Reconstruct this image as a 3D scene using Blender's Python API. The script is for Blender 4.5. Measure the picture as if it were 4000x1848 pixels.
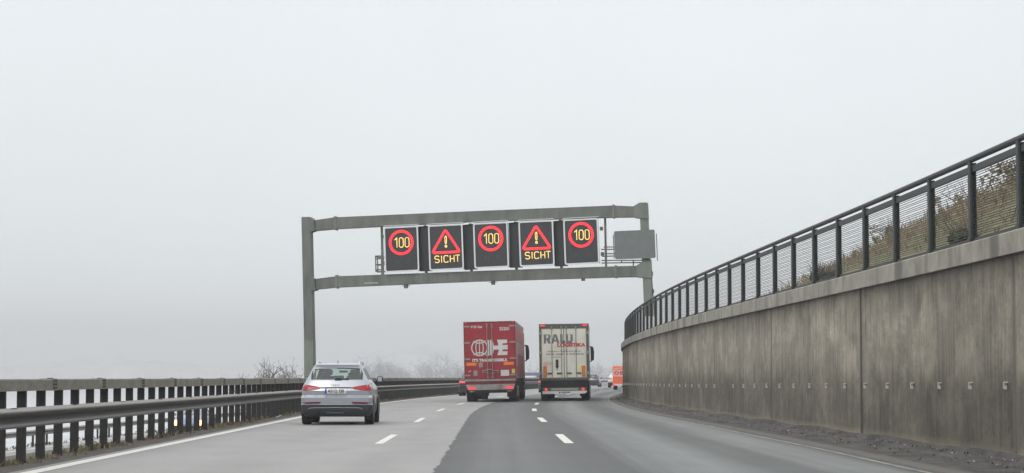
import bpy, bmesh, math, random
from mathutils import Vector, Matrix
random.seed(7)
for o in list(bpy.data.objects): bpy.data.objects.remove(o)
S = bpy.context.scene; COL = S.collection
R_ = math.radians
# ------------------------------------------------------------------ camera, sky, sun, exposure
F = 8000.0; CX = 2000.0; CY = 924.0; HZ = 1475.0; EYE = 1.2     # photo pixels
PITCH = math.atan((HZ-CY)/F)
cam = bpy.data.cameras.new('camera'); co = bpy.data.objects.new('camera', cam); COL.objects.link(co)
cam.sensor_width = 36; cam.lens = 36*F/4000; cam.clip_start = 0.1; cam.clip_end = 9000
co.location = (0, 0, EYE); co.rotation_euler = (R_(90)+PITCH, 0, 0)
S.camera = co
W = bpy.data.worlds.new('World'); S.world = W; W.use_nodes = True
nt = W.node_tree; N = nt.nodes; L = nt.links; N.clear()
SUN_EL, SUN_ROT = 42, 200
out = N.new('ShaderNodeOutputWorld'); bg = N.new('ShaderNodeBackground'); bg.inputs['Strength'].default_value = 0.1
sky = N.new('ShaderNodeTexSky'); sky.sky_type = 'NISHITA'; sky.sun_disc = False
sky.sun_elevation = R_(SUN_EL); sky.sun_rotation = R_(SUN_ROT)
tc = N.new('ShaderNodeTexCoord'); sx = N.new('ShaderNodeSeparateXYZ'); L.new(tc.outputs['Generated'], sx.inputs[0])
rp = N.new('ShaderNodeValToRGB'); L.new(sx.outputs['Z'], rp.inputs[0])
rp.color_ramp.elements[0].position = 0.0; rp.color_ramp.elements[0].color = (0.75, 0.79, 0.795, 1)
rp.color_ramp.elements[1].position = 1.0; rp.color_ramp.elements[1].color = (1, 1, 1, 1)
e = rp.color_ramp.elements.new(0.06); e.color = (0.70, 0.735, 0.745, 1)
e = rp.color_ramp.elements.new(0.20); e.color = (0.70, 0.728, 0.745, 1)
e = rp.color_ramp.elements.new(0.45); e.color = (0.86, 0.875, 0.90, 1)
nz = N.new('ShaderNodeTexNoise'); nz.inputs['Scale'].default_value = 5.0; nz.inputs['Detail'].default_value = 2; L.new(tc.outputs['Generated'], nz.inputs['Vector'])
mr = N.new('ShaderNodeMapRange'); mr.inputs['From Min'].default_value = .3; mr.inputs['From Max'].default_value = .7
mr.inputs['To Min'].default_value = 9.75; mr.inputs['To Max'].default_value = 10.35; L.new(nz.outputs['Fac'], mr.inputs['Value'])
vm = N.new('ShaderNodeVectorMath'); vm.operation = 'SCALE'; L.new(rp.outputs[0], vm.inputs[0]); L.new(mr.outputs[0], vm.inputs['Scale'])
mx = N.new('ShaderNodeMix'); mx.data_type = 'RGBA'; mx.inputs[0].default_value = 0.95
L.new(sky.outputs[0], mx.inputs[6]); L.new(vm.outputs[0], mx.inputs[7]); L.new(mx.outputs[2], bg.inputs[0]); L.new(bg.outputs[0], out.inputs[0])
sl = bpy.data.lights.new('sun', 'SUN'); sl.energy = 1.0; sl.angle = R_(25); sl.color = (1, .97, .93)
so = bpy.data.objects.new('sun', sl); COL.objects.link(so)
az = R_(SUN_ROT); el = R_(SUN_EL)
sd = Vector((math.sin(az)*math.cos(el), math.cos(az)*math.cos(el), math.sin(el)))
so.rotation_euler = sd.to_track_quat('Z', 'Y').to_euler(); so.location = (0, -20, 60)
S.view_settings.view_transform = 'Standard'; S.view_settings.look = 'None'; S.view_settings.gamma = 1; S.view_settings.exposure = 0.42

# ------------------------------------------------------------------ helpers
def lerp(a, b, t): return a+(b-a)*t
def table(pts, d):
    if d <= pts[0][0]: return pts[0][1]
    for (a, x), (b, y) in zip(pts, pts[1:]):
        if d <= b: t = (d-a)/(b-a); return lerp(x, y, t)
    return pts[-1][1]
def smooth_table(pts, d):
    return sum(table(pts, d+k*3) for k in range(-3, 4))/7
def ray(px, py):
    return Vector((px-CX, F*math.cos(PITCH)-(CY-py)*math.sin(PITCH), F*math.sin(PITCH)+(CY-py)*math.cos(PITCH)))
def at(px, py, D):
    r = ray(px, py); return Vector((0, 0, EYE))+r*(D/r.y)
# the left edge line of the carriageway: nearly straight, then bending right
def XL(d):
    if d < 60: return -6.38+(60-d)*.0093
    if d < 140: return -6.38-.0093*(d-60)+(d-60)**2/1920
    x0 = -6.38-.744+6400/1920; s0 = -.0093+80/960
    if d < 420: return x0+s0*(d-140)+(d-140)**2/5000
    return x0+s0*280+280*280/5000+(s0+280/2500)*(d-420)
def slope(d): return (XL(d+.5)-XL(d-.5))
def P(o, d, z=0.0):                       # o metres right of the left edge line, d metres ahead
    s = slope(d); n = 1/math.sqrt(1+s*s)
    return Vector((XL(d)+o, d-0*o*s*n, z))
WALL = lambda d: smooth_table([(0, 12.95), (34, 12.95), (40, 12.8), (62, 12.38), (78, 12.1), (113, 11.6), (125, 11.5), (400, 11.5)], d)
EDGE = lambda d: smooth_table([(0, 11.4), (40, 11.32), (49, 11.2), (69, 10.9), (86, 10.8), (130, 10.7), (400, 10.7)], d)

class MB:
    def __init__(s): s.bm = bmesh.new(); s.mi = 0
    def face(s, pts):
        vs = [s.bm.verts.new(p) for p in pts]
        try: f = s.bm.faces.new(vs); f.material_index = s.mi; return f
        except ValueError: return None
    def box(s, x0, x1, y0, y1, z0, z1, M=None, bev=0):
        c = [Vector((x, y, z)) for z in (z0, z1) for y in (y0, y1) for x in (x0, x1)]
        if M is not None: c = [M @ v for v in c]
        v = [s.bm.verts.new(p) for p in c]; fs = []
        for q in ((0, 2, 3, 1), (4, 5, 7, 6), (0, 1, 5, 4), (2, 6, 7, 3), (0, 4, 6, 2), (1, 3, 7, 5)):
            f = s.bm.faces.new([v[i] for i in q]); f.material_index = s.mi; fs.append(f)
        if bev:
            es = list({e for f in fs for e in f.edges})
            bmesh.ops.bevel(s.bm, geom=es, offset=bev, segments=2, affect='EDGES', profile=.5)
        return s
    def tube(s, pts, r, n=8, cap=True):
        rs = r if isinstance(r, (list, tuple)) else [r]*len(pts)
        pts = [Vector(p) for p in pts]; rings = []
        for i, p in enumerate(pts):
            d = (pts[min(i+1, len(pts)-1)]-pts[max(i-1, 0)]).normalized()
            a = d.cross(Vector((0, 0, 1)) if abs(d.z) < .95 else Vector((1, 0, 0))).normalized(); b = d.cross(a)
            rings.append([s.bm.verts.new(p+(a*math.cos(t)+b*math.sin(t))*rs[i]) for t in [2*math.pi*k/n for k in range(n)]])
        for A, B in zip(rings, rings[1:]):
            for k in range(n):
                f = s.bm.faces.new((A[k], A[(k+1) % n], B[(k+1) % n], B[k])); f.smooth = n > 4; f.material_index = s.mi
        if cap:
            for A in (rings[0], rings[-1]):
                f = s.bm.faces.new(A); f.material_index = s.mi
        return s
    def prism(s, poly, fn):                # poly of 2d points; fn((a,b), t) -> 3d for t in 0,1
        A = [s.bm.verts.new(fn(p, 0)) for p in poly]; B = [s.bm.verts.new(fn(p, 1)) for p in poly]; n = len(poly)
        for a in (A, B):
            f = s.bm.faces.new(a); f.material_index = s.mi
        for k in range(n):
            f = s.bm.faces.new((A[k], A[(k+1) % n], B[(k+1) % n], B[k])); f.material_index = s.mi
        return s
    def sweep(s, prof, path, frame, closed=True):   # prof 2d points, path params, frame(t,(a,b)) -> 3d
        rings = [[s.bm.verts.new(frame(t, p)) for p in prof] for t in path]; n = len(prof)
        for A, B in zip(rings, rings[1:]):
            for k in range(n if closed else n-1):
                f = s.bm.faces.new((A[k], A[(k+1) % n], B[(k+1) % n], B[k])); f.material_index = s.mi
        if closed:
            for A in (rings[0], rings[-1]):
                f = s.bm.faces.new(A); f.material_index = s.mi
        return s
    def build(s, name, mat, parent=None, smooth=None, loc=None, uvf=None):
        bmesh.ops.recalc_face_normals(s.bm, faces=s.bm.faces)
        if uvf:
            uv = s.bm.loops.layers.uv.new('UVMap')
            for f in s.bm.faces:
                for l in f.loops: l[uv].uv = uvf(l.vert.co)
        me = bpy.data.meshes.new(name); s.bm.to_mesh(me); s.bm.free()
        o = bpy.data.objects.new(name, me); COL.objects.link(o)
        for m in (mat if isinstance(mat, (list, tuple)) else [mat]): me.materials.append(m)
        if smooth:
            for p in me.polygons: p.use_smooth = True
            me.set_sharp_from_angle(angle=R_(smooth))
        if parent: o.parent = parent
        if loc: o.location = loc
        return o
def tag(o, label=None, cat=None, group=None, kind=None):
    if label: o['label'] = label
    if cat: o['category'] = cat
    if group: o['group'] = group
    if kind: o['kind'] = kind
    return o
def empty(name, loc=(0, 0, 0), rot=(0, 0, 0)):
    o = bpy.data.objects.new(name, None); COL.objects.link(o); o.location = loc; o.rotation_euler = rot; o.empty_display_size = .3
    return o
def text(body, size, name, mat, parent, M, sx=1.0, depth=.004, shear=0, bold=0.0, align='CENTER'):
    c = bpy.data.curves.new('t', 'FONT'); c.body = body; c.size = size; c.extrude = depth; c.align_x = align; c.align_y = 'CENTER'; c.shear = shear; c.offset = bold; c.resolution_u = 3
    t = bpy.data.objects.new('t', c); COL.objects.link(t)
    bpy.context.view_layer.update()
    me = bpy.data.meshes.new_from_object(t.evaluated_get(bpy.context.evaluated_depsgraph_get()))
    bpy.data.objects.remove(t); bpy.data.curves.remove(c)
    me.transform(Matrix.Diagonal((sx, 1, 1, 1))); me.name = name
    o = bpy.data.objects.new(name, me); COL.objects.link(o); me.materials.clear(); me.materials.append(mat); o.parent = parent; o.matrix_local = M
    return o
def back(x, y, z, roll=0):                 # text on a vehicle's rear: facing -Y
    return Matrix.Translation((x, y, z)) @ Matrix.Rotation(R_(90), 4, 'X')
# ------------------------------------------------------------------ materials
def mat(name, col, rough=.6, metal=0, emit=None, es=0, noise=None, spec=.5, bump=0, coat=0, mix2=None):
    """noise=(scale, amount[, stretch xyz]) varies the base colour; bump uses the same noise"""
    m = bpy.data.materials.new(name); m.use_nodes = True; t = m.node_tree; b = t.nodes['Principled BSDF']
    b.inputs['Base Color'].default_value = (*col, 1); b.inputs['Roughness'].default_value = rough; b.inputs['Metallic'].default_value = metal
    b.inputs['Specular IOR Level'].default_value = spec; b.inputs['Coat Weight'].default_value = coat
    if emit: b.inputs['Emission Color'].default_value = (*emit, 1); b.inputs['Emission Strength'].default_value = es
    if noise:
        tc = t.nodes.new('ShaderNodeTexCoord'); mp = t.nodes.new('ShaderNodeMapping'); t.links.new(tc.outputs['Object'], mp.inputs[0])
        if len(noise) > 2: mp.inputs['Scale'].default_value = noise[2]
        n = t.nodes.new('ShaderNodeTexNoise'); n.inputs['Scale'].default_value = noise[0]; n.inputs['Detail'].default_value = 6; n.inputs['Roughness'].default_value = .65
        t.links.new(mp.outputs[0], n.inputs['Vector'])
        r = t.nodes.new('ShaderNodeValToRGB'); t.links.new(n.outputs['Fac'], r.inputs[0])
        a = noise[1]; c2 = mix2 or tuple(c*(1+a) for c in col)
        r.color_ramp.elements[0].position = .32; r.color_ramp.elements[1].position = .68
        r.color_ramp.elements[0].color = (*(c*(1-a) for c in col), 1); r.color_ramp.elements[1].color = (*c2, 1)
        t.links.new(r.outputs[0], b.inputs['Base Color'])
        if bump:
            bp = t.nodes.new('ShaderNodeBump'); bp.inputs['Strength'].default_value = bump; bp.inputs['Distance'].default_value = .02
            t.links.new(n.outputs['Fac'], bp.inputs['Height']); t.links.new(bp.outputs[0], b.inputs['Normal'])
    return m
class G:                                    # tiny node-graph helper
    def __init__(s, name):
        s.m = bpy.data.materials.new(name); s.m.use_nodes = True; s.t = s.m.node_tree; s.b = s.t.nodes['Principled BSDF']
        s.uv = s.n('ShaderNodeTexCoord').outputs['UV']; sp = s.n('ShaderNodeSeparateXYZ'); s.k(s.uv, sp.inputs[0]); s.u = sp.outputs[0]; s.v = sp.outputs[1]
    def n(s, t): return s.t.nodes.new(t)
    def k(s, a, b): s.t.links.new(a, b)
    def noise(s, sc, scale=1, detail=5, rough=.6, w=None):
        mp = s.n('ShaderNodeMapping'); s.k(s.uv, mp.inputs[0]); mp.inputs['Scale'].default_value = (*sc, 1)
        if w: mp.inputs['Location'].default_value = (w, w*1.7, 0)
        n = s.n('ShaderNodeTexNoise'); n.inputs['Scale'].default_value = scale; n.inputs['Detail'].default_value = detail; n.inputs['Roughness'].default_value = rough
        s.k(mp.outputs[0], n.inputs['Vector']); return n.outputs['Fac']
    def ramp(s, x, pts, interp='LINEAR'):
        r = s.n('ShaderNodeValToRGB'); s.k(x, r.inputs[0]); r.color_ramp.interpolation = interp
        els = r.color_ramp.elements
        while len(els) > 1: els.remove(els[0])
        els[0].position = pts[0][0]; 
        def c3(c): return (*c, 1) if isinstance(c, (tuple, list)) else (c, c, c, 1)
        els[0].color = c3(pts[0][1])
        for p, c in pts[1:]:
            e = els.new(p); e.color = c3(c)
        return r.outputs[0]
    def math(s, op, a, b=None, c=None):
        m = s.n('ShaderNodeMath'); m.operation = op
        for i, v in enumerate((a, b, c)):
            if v is None: continue
            if isinstance(v, (int, float)): m.inputs[i].default_value = v
            else: s.k(v, m.inputs[i])
        return m.outputs[0]
    def mix(s, f, a, b, mode='MIX'):
        m = s.n('ShaderNodeMix'); m.data_type = 'RGBA'; m.blend_type = mode
        for i, v in ((0, f), (6, a), (7, b)):
            if isinstance(v, (int, float)): m.inputs[i].default_value = v if i == 0 else (v, v, v, 1)
            elif isinstance(v, tuple): m.inputs[i].default_value = (*v, 1)
            else: s.k(v, m.inputs[i])
        return m.outputs[2]
    def bump(s, h, st, dist=.02):
        b = s.n('ShaderNodeBump'); b.inputs['Strength'].default_value = st; b.inputs['Distance'].default_value = dist; s.k(h, b.inputs['Height']); s.k(b.outputs[0], s.b.inputs['Normal'])
# road surface: uv = (offset from left line, distance)
g = G('road_surface')
grain = g.noise((26, 26), 1, 4, .8); blot = g.noise((.5, .07), 1, 4, .6, 3.1); streak = g.noise((3.0, .025), 1, 4, .6, 9)
pale = g.mix(g.ramp(blot, [(.3, 0.0), (.7, 1.0)]), (.27, .27, .262), (.305, .305, .297))
us = g.math('DIVIDE', g.u, 12.0)
tr1 = g.ramp(us, [(0.0, .86), (.04, .97), (.10, 1.0), (.16, .95), (.22, .99), (.31, 1.02), (.36, .94), (.42, 1.0)])
pale = g.mix(1.0, pale, tr1, 'MULTIPLY')
fr = g.n('ShaderNodeMapRange'); fr.inputs['From Min'].default_value = 5.0/12; fr.inputs['From Max'].default_value = 1; g.k(us, fr.inputs['Value'])
ub = g.math('ADD', us, g.math('MULTIPLY', g.math('SUBTRACT', streak, .5), .05))
bands = g.ramp(ub, [(0.0, .10), (.42, .085), (.47, .125), (.53, .135), (.585, .10), (.635, .098), (.68, .17), (.735, .205), (.79, .115), (.83, .12), (.875, .21), (.915, .20), (.94, .09), (1.0, .07)])
dark = g.mix(1.0, bands, (1.0, 1.045, 1.035), 'MULTIPLY')
dark = g.mix(1.0, dark, g.ramp(streak, [(.25, .9), (.75, 1.1)]), 'MULTIPLY')
wig = g.math('MULTIPLY', g.math('SUBTRACT', g.noise((.0, .55), 1, 8, .75, 5), .5), .42)
seam = g.math('GREATER_THAN', g.math('ADD', g.u, wig), 5.07)
col = g.mix(seam, pale, dark)
col = g.mix(1.0, col, g.ramp(grain, [(.2, .70), (.8, 1.30)]), 'MULTIPLY')
crk = g.noise((1.1, .35), 1, 2, .5, 14); col = g.mix(1.0, col, g.ramp(crk, [(.3, .93), (.5, 1.0), (.7, 1.06)]), 'MULTIPLY')
g.k(col, g.b.inputs['Base Color']); g.b.inputs['Roughness'].default_value = .72; g.b.inputs['Specular IOR Level'].default_value = .35
g.bump(grain, .25, .01)
M_road = g.m
# concrete wall: uv = (distance, height)
g = G('stained_concrete')
bd = g.noise((9.0, .55), 1, 7, .8); fine = g.noise((26, 14), 1, 4, .8, 4); big = g.noise((.55, .75), 1, 8, .72, 8); drip = g.noise((3.2, .30), 1, 6, .8, 12)
c = g.mix(g.ramp(bd, [(.3, 0.), (.7, 1.)]), (.165, .15, .12), (.36, .33, .27))
c = g.mix(g.ramp(big, [(.46, 0.), (.60, .7)]), c, (.44, .40, .32)); c = g.mix(g.ramp(g.noise((.8, 1.0), 1, 7, .75, 31), [(.52, 0.), (.66, .45)]), c, (.13, .12, .105))
c = g.mix(1.0, c, g.ramp(drip, [(.3, .6), (.52, 1.), (.75, 1.14)]), 'MULTIPLY')
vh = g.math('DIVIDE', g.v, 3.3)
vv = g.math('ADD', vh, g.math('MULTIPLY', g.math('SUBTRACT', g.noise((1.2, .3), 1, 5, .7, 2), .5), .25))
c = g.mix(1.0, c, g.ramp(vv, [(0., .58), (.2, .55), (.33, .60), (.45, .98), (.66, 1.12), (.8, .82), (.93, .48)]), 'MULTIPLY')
c = g.mix(g.ramp(g.math('ADD', vh, g.math('MULTIPLY', g.noise((2, 2), 1, 4, .6), .03)), [(.06, .7), (.095, 0.)]), c, (.30, .26, .19))
bay = g.math('FLOOR', g.math('DIVIDE', g.math('SUBTRACT', g.u, 6.0), 5.5)); wn = g.n('ShaderNodeTexWhiteNoise'); wn.noise_dimensions = '1D'; g.k(bay, wn.inputs['W'])
c = g.mix(1.0, c, g.ramp(wn.outputs['Value'], [(0., .86), (1., 1.12)]), 'MULTIPLY')
c = g.mix(1.0, c, g.ramp(fine, [(.3, .80), (.7, 1.18)]), 'MULTIPLY')
jf = g.math('ABSOLUTE', g.math('SUBTRACT', g.math('FRACT', g.math('DIVIDE', g.math('ADD', g.u, 10.5-5.5+5.5), 11.0)), .5))
jw = g.n('ShaderNodeTexWhiteNoise'); jw.noise_dimensions = '1D'; g.k(g.math('FLOOR', g.math('DIVIDE', g.math('ADD', g.u, 10.5), 11.0)), jw.inputs['W']); wn2 = g.ramp(jw.outputs['Value'], [(.35, 0.), (.6, 1.)])
jn = g.math('MULTIPLY', g.noise((0, 1.1), 1, 5, .7, 6), .012)
c = g.mix(g.ramp(g.math('SUBTRACT', jf, jn), [(0.0, .75), (.004, .45), (.010, 0.)]), c, g.mix(wn2, (.05, .047, .04), (.16, .15, .13)))
sp = g.noise((3.5, 2.2), 1, 3, .5, 21); c = g.mix(g.ramp(sp, [(.70, 0.), (.76, .6)]), c, (.05, .047, .042))
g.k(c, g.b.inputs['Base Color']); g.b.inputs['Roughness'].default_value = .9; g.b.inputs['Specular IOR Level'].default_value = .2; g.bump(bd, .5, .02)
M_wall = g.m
g = G('coping_concrete')
n1 = g.noise((1.3, .9), 1, 6, .75); n2 = g.noise((12, 4), 1, 5, .7, 3); n3 = g.noise((.9, .05), 1, 3, .5, 7)
c = g.mix(g.ramp(n1, [(.3, 0.), (.7, 1.)]), (.19, .18, .15), (.42, .395, .33))
c = g.mix(g.ramp(n3, [(.52, 0.), (.62, .75)]), c, (.115, .11, .095)); c = g.mix(1., c, g.ramp(n2, [(.3, .85), (.7, 1.12)]), 'MULTIPLY')
g.k(c, g.b.inputs['Base Color']); g.b.inputs['Roughness'].default_value = .9; M_cope = g.m
g = G('gutter_concrete')
n1 = g.noise((2.5, .8), 1, 6, .7); n2 = g.noise((14, 9), 1, 4, .8, 3)
c = g.mix(g.ramp(n1, [(.35, 0.), (.6, 1.)]), (.042, .040, .040), (.105, .10, .094)); c = g.mix(g.ramp(g.math('ADD', g.u, g.math('MULTIPLY', g.math('SUBTRACT', n1, .5), .5)), [(.30, .75), (.42, 0.)]), c, (.16, .155, .14)); c = g.mix(1., c, g.ramp(n2, [(.3, .75), (.7, 1.2)]), 'MULTIPLY')
g.k(c, g.b.inputs['Base Color']); g.b.inputs['Roughness'].default_value = .9; g.bump(n2, .6, .02); M_gutter = g.m
M_paint = mat('road_paint', (.66, .66, .60), .6, noise=(9, .12)); M_paint2 = mat('worn_paint', (.27, .265, .24), .7, noise=(1.5, .5))
M_verge = mat('verge_dirt', (.085, .078, .066), .95, noise=(3, .4), bump=.6)
M_opp = mat('opposite_asphalt', (.27, .27, .262), .8, noise=(2, .15))
g = G('pale_field')
nf = g.noise((.06, .03), 1, 5, .6); near = g.ramp(g.math('DIVIDE', g.math('ADD', g.u, 60), 60), [(0.0, 0.), (.60, 0.), (.68, 1.)])
g.k(g.mix(near, g.mix(g.ramp(nf, [(.35, 0.), (.65, 1.)]), (.50, .52, .53), (.66, .68, .70)), (.07, .07, .05)), g.b.inputs['Base Color']); g.b.inputs['Roughness'].default_value = .95; M_ground = g.m  # pale far field, dark nearer the carriageways
M_galv = mat('weathered_galvanised', (.20, .195, .18), .6, .2, noise=(9, .18, (1, .4, 1)))
g = G('grimy_shaded_zinc_rail')
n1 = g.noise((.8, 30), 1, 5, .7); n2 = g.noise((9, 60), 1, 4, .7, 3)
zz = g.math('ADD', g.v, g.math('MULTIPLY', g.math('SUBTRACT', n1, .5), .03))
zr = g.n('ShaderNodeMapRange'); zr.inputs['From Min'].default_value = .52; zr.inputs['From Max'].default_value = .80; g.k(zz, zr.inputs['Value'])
c = g.ramp(zr.outputs[0], [(0., .05), (.14, .13), (.22, .15), (.36, .055), (.70, .05), (.78, .10), (.86, .34), (1., .40)])  # lit top lip and shaded recess painted in by height, besides grime
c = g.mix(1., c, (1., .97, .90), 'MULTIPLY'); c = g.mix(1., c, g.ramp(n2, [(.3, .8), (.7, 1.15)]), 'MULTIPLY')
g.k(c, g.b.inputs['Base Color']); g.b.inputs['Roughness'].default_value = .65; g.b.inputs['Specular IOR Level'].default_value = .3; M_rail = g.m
M_boxrail = mat('dirty_box_rail', (.185, .172, .145), .75, .1, noise=(7, .28, (1, .35, 1)))
M_post = mat('grimy_steel_post', (.024, .024, .023), .8, .1, noise=(6, .3))
M_bolt = mat('bolt_dark', (.06, .06, .055), .7, .4)
M_fence = mat('dark_fence_paint', (.036, .042, .043), .6, noise=(5, .2)); M_wire = mat('fence_wire', (.06, .065, .065), .6, .4)
M_gantry = mat('grey_green_gantry_paint', (.118, .127, .111), .6, noise=(2.6, .26, (1, 1, .3))); M_gantry2 = mat('lighter_gantry_paint', (.155, .174, .152), .6, noise=(2.6, .22, (1, 1, .3)))
M_black = mat('black_panel', (.022, .022, .024), .45); M_screen = mat('sign_screen', (.028, .028, .032), .4, noise=(12, .3)); M_signrim = mat('sign_rim_white', (.62, .64, .65), .5)
M_board = mat('grey_board_back', (.135, .148, .148), .6, noise=(3, .08))
def emis(name, c, s, var=0):
    m = bpy.data.materials.new(name); m.use_nodes = True; t = m.node_tree; b = t.nodes['Principled BSDF']
    b.inputs['Base Color'].default_value = (c[0]*.3, c[1]*.3, c[2]*.3, 1); b.inputs['Emission Color'].default_value = (*c, 1); b.inputs['Emission Strength'].default_value = s
    if var:
        tc = t.nodes.new('ShaderNodeTexCoord'); n = t.nodes.new('ShaderNodeTexNoise'); n.inputs['Scale'].default_value = 22; t.links.new(tc.outputs['Object'], n.inputs['Vector'])
        r = t.nodes.new('ShaderNodeMapRange'); r.inputs['From Min'].default_value = .35; r.inputs['From Max'].default_value = .65; r.inputs['To Min'].default_value = s*(1-var); r.inputs['To Max'].default_value = s*(1+var)
        t.links.new(n.outputs['Fac'], r.inputs['Value']); t.links.new(r.outputs[0], b.inputs['Emission Strength'])
    return m
M_leddim = emis('red_led_dim', (1, .012, .025), .42, .4); M_ledred = emis('red_led', (1, .035, .05), 1.5, .4); M_ledyel = emis('yellow_led', (1, .66, .17), 1.05, .3); M_ledoff = mat('unlit_led', (.06, .06, .07), .3)
M_tail = emis('tail_light_lit', (1, .05, .055), .8); M_tailoff = mat('tail_light_red', (.30, .010, .016), .3, noise=(16, .35), coat=.15, spec=.3); M_reflr = mat('dark_red_reflector', (.14, .015, .03), .3)
M_head = emis('headlight_lit', (1, .46, .18), 3.6)
M_silver = mat('silver_paint', (.375, .397, .44), .30, .35, coat=.7); M_plastic = mat('grey_plastic', (.028, .032, .036), .6); M_tyre = mat('tyre_rubber', (.011, .011, .012), .8, noise=(9, .3)); M_rim = mat('alloy_rim', (.3, .3, .31), .4, .7)
M_chrome = mat('bright_trim', (.7, .72, .74), .2, .9); M_seat = mat('dark_seat', (.05, .055, .055), .8); M_blackcar = mat('black_paint', (.025, .028, .034), .25, coat=.6)
M_plate = mat('plate_white', (.72, .73, .70), .4); M_blue = mat('plate_blue', (.02, .08, .42), .4); M_ink = mat('black_ink', (.008, .008, .008), .5)
M_red = mat('truck_red', (.30, .006, .017), .42, noise=(1.2, .12), coat=.2); M_redd = mat('truck_dark_red', (.16, .014, .02), .6, noise=(2, .3)); M_white = mat('sign_white', (.62, .62, .61), .5, noise=(3, .08))
M_side = mat('faded_red_curtain', (.34, .085, .10), .5, noise=(.7, .15)); M_pinkish = mat('faded_lettering', (.50, .34, .34), .5)
M_cream = mat('cream_door', (.60, .60, .53), .5, noise=(1.5, .12)); M_steel = mat('dull_steel', (.30, .30, .28), .5, .5, noise=(4, .2)); M_greyframe = mat('dark_grey_frame', (.07, .072, .068), .6, noise=(3, .2)); M_olive = mat('olive_seal', (.20, .19, .06), .7)
M_orng = mat('hazard_orange', (.80, .26, .03), .5); M_hred = mat('hazard_red', (.62, .05, .02), .5); M_yellow = mat('sticker_yellow', (.70, .62, .10), .5); M_chass = mat('chassis_black', (.010, .010, .011), .8, noise=(2, .4)); M_grime = mat('grimy_bumper_grey', (.30, .29, .28), .7, noise=(3, .3))
M_navy = mat('navy_lettering', (.03, .035, .07), .5); M_lred = mat('red_lettering', (.48, .04, .03), .5); M_grey = mat('sticker_grey', (.28, .29, .26), .6, noise=(25, .35))
M_vanor = mat('van_orange', (.80, .13, .045), .45); M_vanlt = mat('van_pale_band', (.70, .42, .39), .5); M_vanw = mat('van_white', (.6, .6, .6), .4)
M_bluegrey = mat('blue_grey_tarpaulin', (.12, .15, .24), .6)
def glassmat(name, tint, alpha):
    m = bpy.data.materials.new(name); m.use_nodes = True; t = m.node_tree; t.nodes.clear()
    o = t.nodes.new('ShaderNodeOutputMaterial'); mxs = t.nodes.new('ShaderNodeMixShader'); tr = t.nodes.new('ShaderNodeBsdfTransparent'); gl = t.nodes.new('ShaderNodeBsdfGlossy')
    tr.inputs[0].default_value = (*tint, 1); gl.inputs['Roughness'].default_value = .05; gl.inputs[0].default_value = (.8, .85, .85, 1); mxs.inputs[0].default_value = alpha
    t.links.new(tr.outputs[0], mxs.inputs[1]); t.links.new(gl.outputs[0], mxs.inputs[2]); t.links.new(mxs.outputs[0], o.inputs[0]); return m
M_glass = glassmat('green_tinted_glass', (.72, .84, .79), .12)
M_dglass = mat('dark_window', (.02, .022, .025), .12, coat=.5)

# ------------------------------------------------------------------ ground, roads
def frange(a, b, n): return [lerp(a, b, i/n) for i in range(n+1)]
DS = [-40+2*i for i in range(150)]+[260+6*i for i in range(60)]
def sheet(name, offs, zf, m, ds=DS, kind='structure', uvf=None):
    b = MB(); rows = [[b.bm.verts.new(P(o(d) if callable(o) else o, d, zf(i, d))) for i, o in enumerate(offs)] for d in ds]
    for A, B in zip(rows, rows[1:]):
        for k in range(len(offs)-1): b.bm.faces.new((A[k], A[k+1], B[k+1], B[k]))
    ob = b.build(name, m, uvf=uvf or (lambda c: (c.x-XL(c.y), c.y))); tag(ob, kind=kind); return ob
sheet('road', [-.30]+[x for x in range(1, 11)]+[lambda d: EDGE(d)+.05], lambda i, d: 0, M_road)
sheet('gutter', [lambda d: EDGE(d)+.05, lambda d: EDGE(d)+.06, lambda d: lerp(EDGE(d), WALL(d), .55), lambda d: WALL(d)+.3],
      lambda i, d: (0.0, .028, .035, .05)[i], M_gutter, uvf=lambda c: (c.x-XL(c.y)-EDGE(c.y), c.y))
bb = lambda d, k: .03*math.sin(d*1.7+k)+.03*math.sin(d*.53+2*k)
sheet('footing', [lambda d: WALL(d)-.42+bb(d, 0), lambda d: WALL(d)-.38+bb(d, 0), lambda d: WALL(d)-.12+bb(d, 2), lambda d: WALL(d)-.09+bb(d, 2), lambda d: WALL(d)+.2],
      lambda i, d: (.036, .075, .09, .15+.02*math.sin(d*.9), .16+.02*math.sin(d*.9))[i], M_gutter, ds=[0+.5*i for i in range(300)])
sheet('verge', [-3.4, -1.6, -1.0, -.62, -.45, -.30], lambda i, d: (-1.1, -.10, .02, .03, .012, -.003)[i]+(.012*math.sin(d*2.1+i) if 0 < i < 4 else 0), M_verge)
sheet('opposite_road', [-16.5, -12, -7, -3.6], lambda i, d: -2.05, M_opp)
# terrain, one sheet to the horizon
b = MB()
offs = [-2600, -900, -300, -120, -60, -34, -22, -19.4, -17.6, -16.4, -3.2, -1.2, -.2, 5, 11, 13.5, 40, 120, 400, 1500]
zs = [-14, -14, -13, -12, -11, -8.5, -4.4, -2.9, -2.25, -2.12, -1.6, -.16, -.08, -.06, -.06, -.06, -.1, -.5, -4, -10]
rows = []
for d in [-300, -150, -60]+[-40+5*i for i in range(62)]+[280+20*i for i in range(20)]+[700, 900, 1300, 2000, 3000]:
    rows.append([b.bm.verts.new((XL(d)+o, d, z)) for o, z in zip(offs, zs)])
for A, B in zip(rows, rows[1:]):
    for k in range(len(offs)-1): b.bm.faces.new((A[k], A[k+1], B[k+1], B[k]))
tag(b.build('terrain', M_ground, smooth=60, uvf=lambda c: (c.x-XL(c.y), c.y)), kind='structure')
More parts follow.
